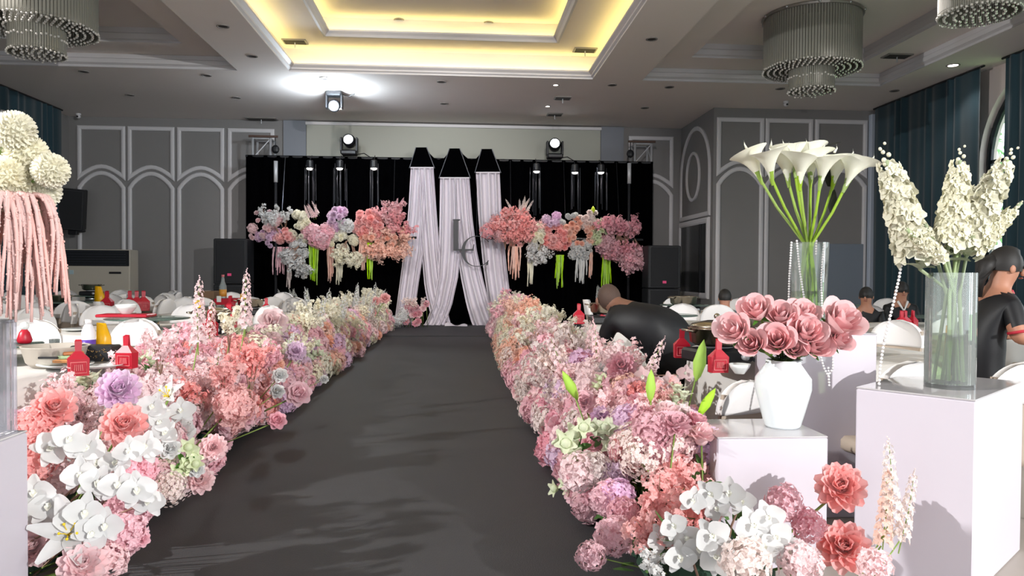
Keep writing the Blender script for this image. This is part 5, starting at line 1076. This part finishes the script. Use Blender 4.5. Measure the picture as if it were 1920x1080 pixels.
# urn with roses
UX, UY = at(1467, 800, 3.52).x, 3.52; uz = SBZ
t = thing('white_vase', 'white porcelain urn holding pink roses on the low pedestal', 'vase', (UX, UY, uz)); k_ = 3.52/FPX
mb = MB(); mb.lathe([(31*k_, 0), (34*k_, 4*k_), (44*k_, 40*k_), (53*k_, 75*k_), (52*k_, 95*k_), (40*k_, 112*k_), (33*k_, 122*k_), (33*k_, 130*k_), (30*k_, 130*k_), (29*k_, 112*k_)], 36); mb.obj('urn_body', mat('white_glaze', '#e3eaec', .12, spec=.6, coat=.3), t, smooth=True)
for k, zz in enumerate((96, 118)): mb = MB(); mb.lathe([((41-9*k)*k_, zz*k_), ((43-9*k)*k_, (zz+2)*k_), ((41-9*k)*k_, (zz+4)*k_)], 36, cap=False); mb.obj('rim_ring', MATS['white_glaze'], t, smooth=True)
RO = [(1420, 583, 0.088, 'upper left'), (1378, 620, 0.092, 'far left'), (1465, 595, 0.085, 'upper centre left'), (1505, 592, 0.085, 'upper centre right'), (1412, 645, 0.080, 'lower left'), (1458, 640, 0.092, 'lower centre'), (1512, 625, 0.095, 'front centre, showing its round heart'), (1575, 605, 0.112, 'large one at the right'), (1528, 650, 0.085, 'lower right'), (1572, 640, 0.070, 'lowest right'), (1490, 655, 0.065, 'small one low in the middle')]
for px, py, r, w_ in RO:
    p = at(px, py, 3.42+(.06 if py < 600 else 0)); d = (p-V((UX, UY, uz+.30)))*1.2+FACE(p)*.32+V((0, 0, .05)); big_rose(p, d, 'rose pink', r, (UX+(p.x-UX)*.1, UY, uz+126*k_), 'dusty pink rose in the white urn, '+w_)
tl = thing('rose_foliage', 'dark rose leaves above the rim of the white urn', 'leaves', (UX, UY, uz+130*k_))
for k in range(12): mb = MB(); mb.petal(RZ(2*pi*k/12+jit(.3)) @ RY(-.5+jit(.4)), .09, .04, .15, -.3, 4, 2); mb.obj('leaf', petal_mat('dark_leaf', '#43443a', .1), tl, smooth=True)
# tall glass vase with white stocks
VX, VY = at(1780, 740, 3.3).x, 3.3; k_ = 3.3/FPX
m_vg = glass_mat('vase_glass', '#f6faf8', .02, 1.35, .10)
t = thing('glass_vase', 'tall clear glass cylinder vase with white stocks on the large pedestal', 'vase', (VX, VY, BZ)); VH = 225*k_; VR = 45*k_
mb = MB(); mb.lathe([(.001, .0), (VR, 0), (VR, VH), (VR-.005, VH), (VR-.005, .02), (.001, .02)], 36); mb.obj('glass_body', m_vg, t, smooth=False)
mb = MB(); mb.lathe([(.001, .022), (VR-.007, .022), (VR-.007, VH*.46), (.001, VH*.46)], 30); mb.obj('water', glass_mat('vase_water', '#c6d4b2', .02, 1.12), t, smooth=False)
m_pst = petal_mat('pale_green_stem', '#a8b98a', .2); m_stock = petal_mat('ivory_petal', '#e9e6cf', .25)
def stock_mesh(h, r, fr, n):
    mb = MB()
    for k in range(n):
        f = k/n; a_ = k*2.4; rr = r*(1-.45*f**2)*R_.uniform(.8, 1.1); d = V((cos(a_), sin(a_), .2)); s_ = fr*(1-.5*f**2)
        M = nrm_M(V((cos(a_)*rr, sin(a_)*rr, h*f)), d+V((jit(.3), jit(.3), jit(.2))))
        for q in range(5): mb.petal(M @ RZ(2*pi*q/5) @ RY(-.35), s_, s_*.95, .3, -.12, 2, 2, .7)
        for q in range(3): mb.petal(M @ RZ(2*pi*q/3+.4) @ RY(-.9), s_*.55, s_*.6, .3, 0, 2, 1, .7)
    for k in range(6): mb.ball((jit(.01), jit(.01), h*(1.0+.04*k)), .011-.001*k, 6)
    return mb.mesh('flower_spike', m_stock, True)
ST = [stock_mesh(.34, .048, .046, 52), stock_mesh(.30, .046, .044, 46)]
SP = [((1725, 505), (1662, 300), 'leftmost, leaning out'), ((1755, 480), (1735, 420), 'short one low in the middle'), ((1775, 480), (1800, 300), 'tallest in the middle'), ((1790, 480), (1845, 330), 'right of the middle'), ((1795, 470), (1890, 300), 'rightmost, cut by the photo edge'), ((1770, 490), (1700, 430), 'short one at the left'), ((1800, 470), (1860, 400), 'lower one at the right'), ((1812, 480), (1915, 380), 'lowest at the right photo edge')]
for k, (b_, e_, w_) in enumerate(SP):
    b3, e3 = at(b_[0], b_[1], 3.3-.03*(k % 3)), at(e_[0], e_[1], 3.26-.05*(k % 3)); dv = e3-b3; L = dv.length; foot = V((VX+jit(.05), VY+jit(.05), BZ+.03))
    t = thing('stock_flower', 'ivory white stock in the tall glass vase, '+w_, 'flower', foot); mb = MB(); mb.tube([(0, 0, 0), (V((VX, VY, BZ+VH))-foot)*.8+V((jit(.03), 0, 0)), b3-foot, e3-foot], .0085, 6); mb.obj('stem', m_pst, t, smooth=True)
    sc = min(1.35, max(.55, L/.42)); put('flower_spike', ST[k % 2], t, T(*(b3-foot+dv*.12)) @ toward(dv) @ SC(sc, sc, L/.40))
    mb = MB()
    for q in range(4): mb.petal(T(*(b3-foot)*1) @ RZ(jit(3)) @ RY(-.6+jit(.4)), .13, .045, .2, -.2, 4, 2)
    mb.obj('leaf', petal_mat('sage_leaf', '#b3c09a', .2), t, smooth=True)
# calla lilies in a glass vase with pearl strands
CVX, CVY = at(1516, 560, 4.2).x, 4.2; k_ = 4.2/FPX; CVH = at(1516, 455, 4.2).z-TPZ; CR = 36*k_
t = thing('glass_vase', 'clear glass vase of calla lilies hung with pearl strands', 'vase', (CVX, CVY, TPZ)); mb = MB(); mb.lathe([(.001, 0), (CR*.85, 0), (CR*.85, .01), (CR, CVH), (CR-.005, CVH), (CR*.82, .02), (.001, .02)], 30); mb.obj('glass_body', m_vg, t, smooth=False)
mb = MB(); mb.lathe([(.001, .022), (CR*.82, .022), (CR*.9, CVH*.45), (.001, CVH*.45)], 24); mb.obj('water', glass_mat('calla_water', '#eaf2e0', .02, 1.12), t, smooth=False)
m_calla = petal_mat('calla_white', '#eeeee0', .3); m_callas = petal_mat('calla_stem_green', '#8fae3c', .15)
def calla_mesh():
    def fn(u, v):
        a_ = -pi*1.02+2*pi*1.02*u; f = v; op = (1-abs(2*u-1)**1.5)
        rr = .010+.042*f**1.4*(.75+.5*op); z = .145*f*(.72+.38*op)
        fl_ = .03*f**4
        return ((rr+fl_)*cos(a_)*.9+.02*op*f**3, (rr+fl_)*sin(a_), z-.016*op*f**5)
    mb = MB(); mb.grid(fn, 20, 9); mb.tube([(.05, 0, .145), (.062, 0, .165), (.058, .004, .182)], [.006, .003, .001], 5); return mb.mesh('spathe', m_calla, True)
CM = calla_mesh(); mb = MB(); mb.tube([(0, 0, .02), (.004, 0, .06), (.006, 0, .10)], [.006, .007, .004], 7); CSP = mb.mesh('spadix', m_yel, True)
mb = MB(); mb.lathe([(.006, -.03), (.009, -.01), (.0125, .02), (.016, .035)], 10, cap=False); CGR = mb.mesh('green_throat', m_callas, True)
CAL = [((1425, 335), (-.45, .05, 1), 'leftmost, leaning out', -2.0), ((1447, 335), (-.3, -.25, 1), 'second from left with yellow spadix', -1.6), ((1478, 340), (-.1, .1, 1), 'upright one left of centre', 2.5), ((1500, 345), (0, -.1, 1), 'front centre', 3.0), ((1520, 338), (.06, .12, 1), 'behind the front centre', 0), ((1538, 345), (.12, -.12, 1), 'front, right of centre', .4), ((1562, 345), (.25, .05, 1), 'second from right', .1), ((1585, 350), (.42, -.02, 1), 'rightmost, leaning out', -.2), ((1490, 322), (-.05, .25, 1), 'back, upper left', 1.6), ((1520, 318), (.05, .3, 1), 'back, highest', 1.2)]
for i, ((px, py), d, w_, sp) in enumerate(CAL):
    p = at(px, py, 4.18+(.05 if d[1] > 0 else -.04)); foot = V((CVX+jit(.04), CVY+jit(.04), TPZ+.03)); t = thing('calla_lily', 'white calla lily in the pearl-hung vase, '+w_, 'flower', foot)
    nk = V((CVX+(p.x-CVX)*.12, CVY, TPZ+CVH)); D = V(d).normalized(); mb = MB(); mb.tube([(0, 0, 0), (nk-foot)*.55+V((jit(.02), 0, 0)), nk-foot, (nk+(p-nk)*.6-V((0, 0, .02)))-foot, p-foot], [.008]*5, 7); mb.obj('stem', m_callas, t, smooth=True)
    M = T(*(p-foot)) @ toward(D) @ RZ(sp) @ SC(1.3); put('spathe', CM, t, M); put('spadix', CSP, t, M); put('green_throat', CGR, t, M)
for k in range(3):
    t = tag(put('dark_leaf', (lambda m_: (m_.petal(I4, .16, .05, .15, -.2, 5, 2), m_.mesh('dark_leaf', petal_mat('black_green_leaf', '#1d2118', .05), True))[1])(MB())), 'black-green leaf among the calla lilies, '+('top', 'right', 'lower right')[k], 'leaf'); q = at((1535, 1555, 1560)[k], (285, 350, 400)[k], 4.25); t.matrix_basis = T(*q) @ RZ((.2, 1.2, 1.0)[k]) @ RY((-.6, -1.2, -1.3)[k])
m_pearl = mat('pearl', '#e8e6e6', .15, .2, spec=.8)
def pearls(pts, label, r=.007, step=.0145):
    P = [V(p) for p in pts]; o = P[0]; mb = MB(); acc = 0.0
    for a_, b_ in zip(P[:-1], P[1:]):
        L = (b_-a_).length; s_ = acc
        while s_ < L: mb.ball(a_+(b_-a_)*(s_/L)-o, r, 6); s_ += step
        acc = s_-L
    t = thing('pearl_strand', label, 'pearls', o); x = mb.obj('pearls', m_pearl, t, smooth=True); x['kind'] = 'stuff'
for k, pts in enumerate(([(1484, 455), (1480, 520), (1478, 600)], [(1494, 452), (1500, 510), (1508, 560), (1514, 610)], [(1531, 452), (1530, 480)], [(1545, 458), (1540, 520), (1541, 570), (1543, 615)])):
    pearls([at(x, y, 4.08) for x, y in pts], 'pearl strand on the calla vase, '+('leftmost', 'second from left', 'short one', 'rightmost')[k])
pearls([at(x, y, 3.35) for x, y in ((1692, 485), (1686, 520), (1676, 565), (1665, 610), (1656, 650), (1650, 690), (1648, 726))], 'long pearl strand hanging from the ivory stocks past the tall pedestal', .008, .017)
pearls([at(x, y, 3.72) for x, y in ((1535, 655), (1545, 690), (1553, 705), (1562, 690), (1562, 660))], 'looped pearl strand on the front of the tall pedestal', .0065, .015)
pearls([at(x, y, 3.72) for x, y in ((1553, 690), (1555, 725))], 'short pearl end below the looped strand on the tall pedestal', .0065, .015)

# ------------------------------------------------------------------ people
m_skin = mat('skin_tone', '#a8765e', .55); m_hair = mat('black_hair', '#14110f', .6, noise=.2, nscale=60); m_shirt = mat('black_shirt', '#0b0c10', .55, spec=.4); m_redc = mat('red_collar', '#a5142a', .6)
def person(label, joints, edges, mats, loc, rules):
    """joints: name -> (pos, radius); one continuous skinned body, materials by nearest joint"""
    names = list(joints); me = bpy.data.meshes.new('body'); me.from_pydata([joints[n][0] for n in names], [(names.index(a_), names.index(b_)) for a_, b_ in edges], [])
    o = bpy.data.objects.new('tmp', me); COL.objects.link(o); bpy.context.view_layer.objects.active = o
    sk = o.modifiers.new('s', 'SKIN'); sk.use_smooth_shade = True
    for i, n in enumerate(names):
        r = joints[n][1]; o.data.skin_vertices[0].data[i].radius = (r if isinstance(r, tuple) else (r, r))
    o.data.skin_vertices[0].data[names.index('pelvis')].use_root = True
    o.modifiers.new('b', 'SUBSURF').levels = 2; dg = bpy.context.evaluated_depsgraph_get(); bm_ = bpy.data.meshes.new_from_object(o.evaluated_get(dg)); bpy.data.objects.remove(o)
    bm_.name = 'body'; bm_.materials.clear()
    for m in mats: bm_.materials.append(m)
    pos = {n: V(joints[n][0]) for n in names}
    for f in bm_.polygons:
        c = V(f.center); n = min(names, key=lambda q: (pos[q]-c).length); r_ = joints[n][1]; r_ = r_[0] if isinstance(r_, tuple) else r_; f.material_index = rules.get(n, 0) if (pos[n]-c).length < r_*(1.35 if n[:2] == 'el' else 1.9)+.02 else 0; f.use_smooth = True
    t = thing('person', label, 'person', loc); b_ = put('body', bm_, t); return t, b_
def headgear(t, c, r, up, face, hair_m, bun=None, cover=.2):
    """ears, nose, hair cap round a head at c"""
    c = V(c); up = V(up).normalized(); face = (V(face)-up*V(face).dot(up)).normalized(); sd_ = up.cross(face)
    B = Matrix((sd_, face, up)).transposed().to_4x4(); M = T(*c) @ B
    mb = MB(); k = 9; n = 20; vs = []
    for i in range(k+1):
        th = pi*.62*i/k
        for j in range(n):
            ph = 2*pi*j/n; d = V((sin(th)*cos(ph), sin(th)*sin(ph), cos(th))); f = 1.07
            if d.y > .35 and d.z < .55+cover: f = .93
            vs.append((d.x*r*f*.98, d.y*r*f*1.15-.05*r, d.z*r*f*1.25+.02))
    fs = [(i*n+j, i*n+(j+1) % n, (i+1)*n+(j+1) % n, (i+1)*n+j) for i in range(k) for j in range(n)]; mb.add(vs, fs, M); mb.obj('hair', hair_m, t, smooth=True)
    mb = MB()
    for s_ in (-1, 1): mb.ball((s_*r*.98, -.01, -.01), r*.26, 8, M, (.4, .8, 1.2))
    mb.ball((0, r*1.13, -.02), r*.2, 8, M, (.8, 1, 1.3)); mb.obj('ears_and_nose', m_skin, t, smooth=True)
    mb = MB()
    for s_ in (-1, 1): mb.ball((s_*r*.38, r*1.0, .012), r*.12, 6, M)
    mb.obj('eyes', m_hair, t, smooth=True); mb = MB(); mb.ball((0, r*1.02, -r*.62), r*.2, 8, M, (1.3, .5, .35)); mb.obj('mouth', mat('lips', '#8e5148', .5), t, smooth=True)
    if bun: mb = MB(); mb.tube(bun, [.05, .055, .035, .012], 8); mb.obj('ponytail', hair_m, t, smooth=True)
# man bending over the table, seen from behind
bx, by = 1.62, 6.35
J = {'pelvis': ((.28, -.06, .66), (.24, .22)), 'spine': ((.15, .0, .86), (.27, .24)), 'chest': ((-.05, .12, .96), (.25, .22)), 'neck': ((-.20, .22, 1.05), .085), 'head': ((-.255, .28, 1.10), .095), 'crown': ((-.28, .33, 1.16), .09),
     'sh_l': ((-.28, .12, .95), .1), 'el_l': ((-.34, .22, .70), .065), 'wr_l': ((-.22, .5, .80), .045), 'ha_l': ((-.18, .6, .80), .04), 'sh_r': ((.12, .24, .98), .1), 'el_r': ((.2, .42, .78), .065), 'wr_r': ((.1, .62, .80), .045), 'ha_r': ((.06, .7, .80), .04),
     'hip_l': ((.18, .0, .58), .14), 'kn_l': ((.14, .25, .42), .085), 'an_l': ((.16, -.04, .08), .055), 'to_l': ((.14, .12, .04), .04), 'hip_r': ((.40, .0, .58), .14), 'kn_r': ((.44, .25, .42), .085), 'an_r': ((.42, -.04, .08), .055), 'to_r': ((.42, .12, .04), .04)}
E_ = [('pelvis', 'spine'), ('spine', 'chest'), ('chest', 'neck'), ('neck', 'head'), ('head', 'crown'), ('chest', 'sh_l'), ('sh_l', 'el_l'), ('el_l', 'wr_l'), ('wr_l', 'ha_l'), ('chest', 'sh_r'), ('sh_r', 'el_r'), ('el_r', 'wr_r'), ('wr_r', 'ha_r'), ('pelvis', 'hip_l'), ('hip_l', 'kn_l'), ('kn_l', 'an_l'), ('an_l', 'to_l'), ('pelvis', 'hip_r'), ('hip_r', 'kn_r'), ('kn_r', 'an_r'), ('an_r', 'to_r')]
SKN = {'neck': 1, 'head': 1, 'crown': 1, 'wr_l': 1, 'ha_l': 1, 'wr_r': 1, 'ha_r': 1, 'el_l': 0}
m_skd = mat('tanned_skin', '#7a5646', .55)
t, b_ = person('person in a black shirt bending over a table with back to the camera', J, E_, [m_shirt, m_skd], (bx, by, 0), SKN)
hc = V((-.265, .30, 1.135)); mb = MB(); mb.ball((0, 0, 0), .112, 18, T(*hc) @ toward((-.25, .3, 1)), (.92, 1.08, 1.12)); mb.obj('cropped_hair', mat('cropped_hair', '#4a382f', .75, noise=.15, nscale=90), t, smooth=True)
mb = MB(); mb.ball((-.375, .30, 1.10), .03, 8, sq=(.5, .8, 1.2)); mb.ball((-.155, .32, 1.10), .03, 8, sq=(.5, .8, 1.2)); mb.obj('ears', m_skd, t, smooth=True)
def hand_fingers(t, c, d, m):
    c = V(c); d = V(d).normalized(); s_ = d.cross(V((0, 0, 1))).normalized()
    for k in range(4): mb = MB(); q = c+s_*(.024*(k-1.5)); L = (.06, .075, .07, .055)[k]; mb.tube([q, q+d*L*.6, q+d*L-V((0, 0, .025))], [.0095, .0085, .006], 6); mb.obj('finger', m, t, smooth=True)
    mb = MB(); q = c-s_*.035; mb.tube([q-d*.03, q-s_*.025+d*.01, q-s_*.02+d*.035], [.0105, .0095, .007], 6); mb.obj('thumb', m, t, smooth=True)
hand_fingers(t, (-.17, .63, .80), (.1, 1, -.1), m_skd); hand_fingers(t, (.05, .73, .80), (-.1, 1, -.1), m_skd)
# woman at the right edge leaning over a table, facing right
wp = at(1868, 640, 4.38); wx, wy = wp.x, 4.38
J = {'pelvis': ((-.10, .05, .88), (.16, .15)), 'spine': ((-.08, .03, 1.02), (.15, .13)), 'chest': ((-.03, .02, 1.13), (.17, .15)), 'neck': ((.0, .0, 1.27), .058), 'head': ((.045, -.01, 1.37), .082), 'crown': ((.05, -.01, 1.44), .085),
     'sh_r': ((-.02, -.16, 1.16), .07), 'el_r': ((-.04, -.24, .98), .052), 'wr_r': ((.18, -.26, .99), .036), 'ha_r': ((.26, -.26, 1.0), .034), 'sh_l': ((.02, .18, 1.16), .07), 'el_l': ((.10, .22, .98), .052), 'wr_l': ((.28, .15, .98), .036), 'ha_l': ((.36, .14, .98), .034),
     'hip_l': ((-.10, .13, .80), .11), 'kn_l': ((-.06, .13, .46), .075), 'an_l': ((-.08, .13, .08), .05), 'to_l': ((.05, .13, .04), .036), 'hip_r': ((-.10, -.04, .80), .11), 'kn_r': ((-.06, -.04, .46), .075), 'an_r': ((-.08, -.04, .08), .05), 'to_r': ((.05, -.04, .04), .036)}
t, b_ = person('person in black shirt with red collar at the right photo edge, arm outstretched', J, E_, [m_shirt, m_skin], (wx, wy, 0), dict(SKN, el_r=1, el_l=1))
headgear(t, (.05, -.01, 1.40), .088, (.1, 0, 1), (1, -.15, 0), m_hair, [(-.03, 0, 1.44), (-.09, .0, 1.41), (-.12, 0, 1.32), (-.11, 0, 1.22)])
mb = MB(); mb.tube([(.06*cos(a_*.52), .075*sin(a_*.52), 1.235+.012*cos(a_*.52)) for a_ in range(13)], .027, 8); mb.obj('red_collar', m_redc, t, smooth=True)
mb = MB(); mb.tube([(-.045, -.235, 1.03), (-.043, -.238, 1.015)], .058, 12); mb.obj('red_cuff', m_redc, t, smooth=True)
hand_fingers(t, (.28, -.26, 1.0), (1, 0, -.1), m_skin); hand_fingers(t, (.38, .14, .98), (1, 0, -.1), m_skin)
# seated guests
def seated(px, py, Y, label, face, shirt, white=False):
    p = at(px, py, Y); dz = p.z-1.20; F = V((face[0], face[1], 0)).normalized(); Sd = V((-F.y, F.x, 0))
    def q(f, s_, z): return tuple(F*f+Sd*s_+V((0, 0, z+dz)))
    J = {'pelvis': (q(-.02, 0, .52), (.16, .15)), 'spine': (q(-.02, 0, .72), (.15, .13)), 'chest': (q(0, 0, .90), (.17, .14)), 'neck': (q(.02, 0, 1.03), .055), 'head': (q(.04, 0, 1.13), .08), 'crown': (q(.04, 0, 1.2), .082)}
    for s_, n in ((1, 'l'), (-1, 'r')):
        J.update({'sh_'+n: (q(0, s_*.17, .93), .07), 'el_'+n: (q(.08, s_*.22, .70), .05), 'wr_'+n: (q(.30, s_*.14, .72), .036), 'ha_'+n: (q(.38, s_*.12, .73), .034), 'hip_'+n: (q(.06, s_*.1, .50), .1), 'kn_'+n: (q(.42, s_*.1, .48), .075), 'an_'+n: (q(.42, s_*.1, .08-dz), .05), 'to_'+n: (q(.55, s_*.1, .04-dz), .036)})
    t, b_ = person(label, J, E_, [shirt, m_skin], (p.x, p.y, 0), SKN); headgear(t, q(.045, 0, 1.165), .085, (0, 0, 1), F, m_hair)
    if white: mb = MB(); mb.tube([q(.09, .06, 1.03), q(.15, 0, .9), q(.09, -.06, 1.03)], .018, 6); mb.obj('white_collar', m_cap, t, smooth=True)
seated(1625, 551, 9.6, 'seated person in dark clothes behind the roses, right of the grey door', (-.6, -.8), m_shirt)
seated(1689, 541, 9.7, 'seated person in a dark top with a white collar before the teal curtain', (-.25, -.9), m_shirt, True)
seated(1360, 555, 10.0, 'seated person with black hair seen from behind at the left of the roses', (.2, 1), mat('grey_shirt', '#5b6168', .7))

# ------------------------------------------------------------------ every repeat gets a label of its own, by its place
ORD = 'nearest,second,third,fourth,fifth,sixth,seventh,eighth,ninth,tenth,eleventh,twelfth,thirteenth,fourteenth,fifteenth,sixteenth,seventeenth,eighteenth,nineteenth,twentieth,twenty-first,twenty-second,twenty-third,twenty-fourth,twenty-fifth,twenty-sixth,twenty-seventh,twenty-eighth,twenty-ninth,thirtieth,thirty-first,thirty-second,thirty-third,thirty-fourth,thirty-fifth,thirty-sixth,thirty-seventh,thirty-eighth,thirty-ninth,fortieth,forty-first,forty-second,forty-third,forty-fourth,forty-fifth,forty-sixth,forty-seventh,forty-eighth'.split(',')
bpy.context.view_layer.update()
BYL = {}
for o in COL.objects:
    if o.parent is None and 'label' in o: BYL.setdefault(o['label'], []).append(o)
for lb, os_ in BYL.items():
    if len(os_) < 2: continue
    gar = 'garland' in lb or 'drape' in lb or 'backdrop' in lb or 'behind the bending' in lb or os_[0]['category'] in ('chair', 'gift bag')
    os_.sort(key=(lambda o: o.matrix_world.translation.x/max(.5, o.matrix_world.translation.y)) if gar else (lambda o: o.matrix_world.translation.y))
    for i, o in enumerate(os_):
        w = ORD[min(i, len(ORD)-1)]
        o['label'] = lb+(', %s from left' % ('first' if i == 0 else w) if gar else (', nearest' if i == 0 else ', %s nearest' % w))
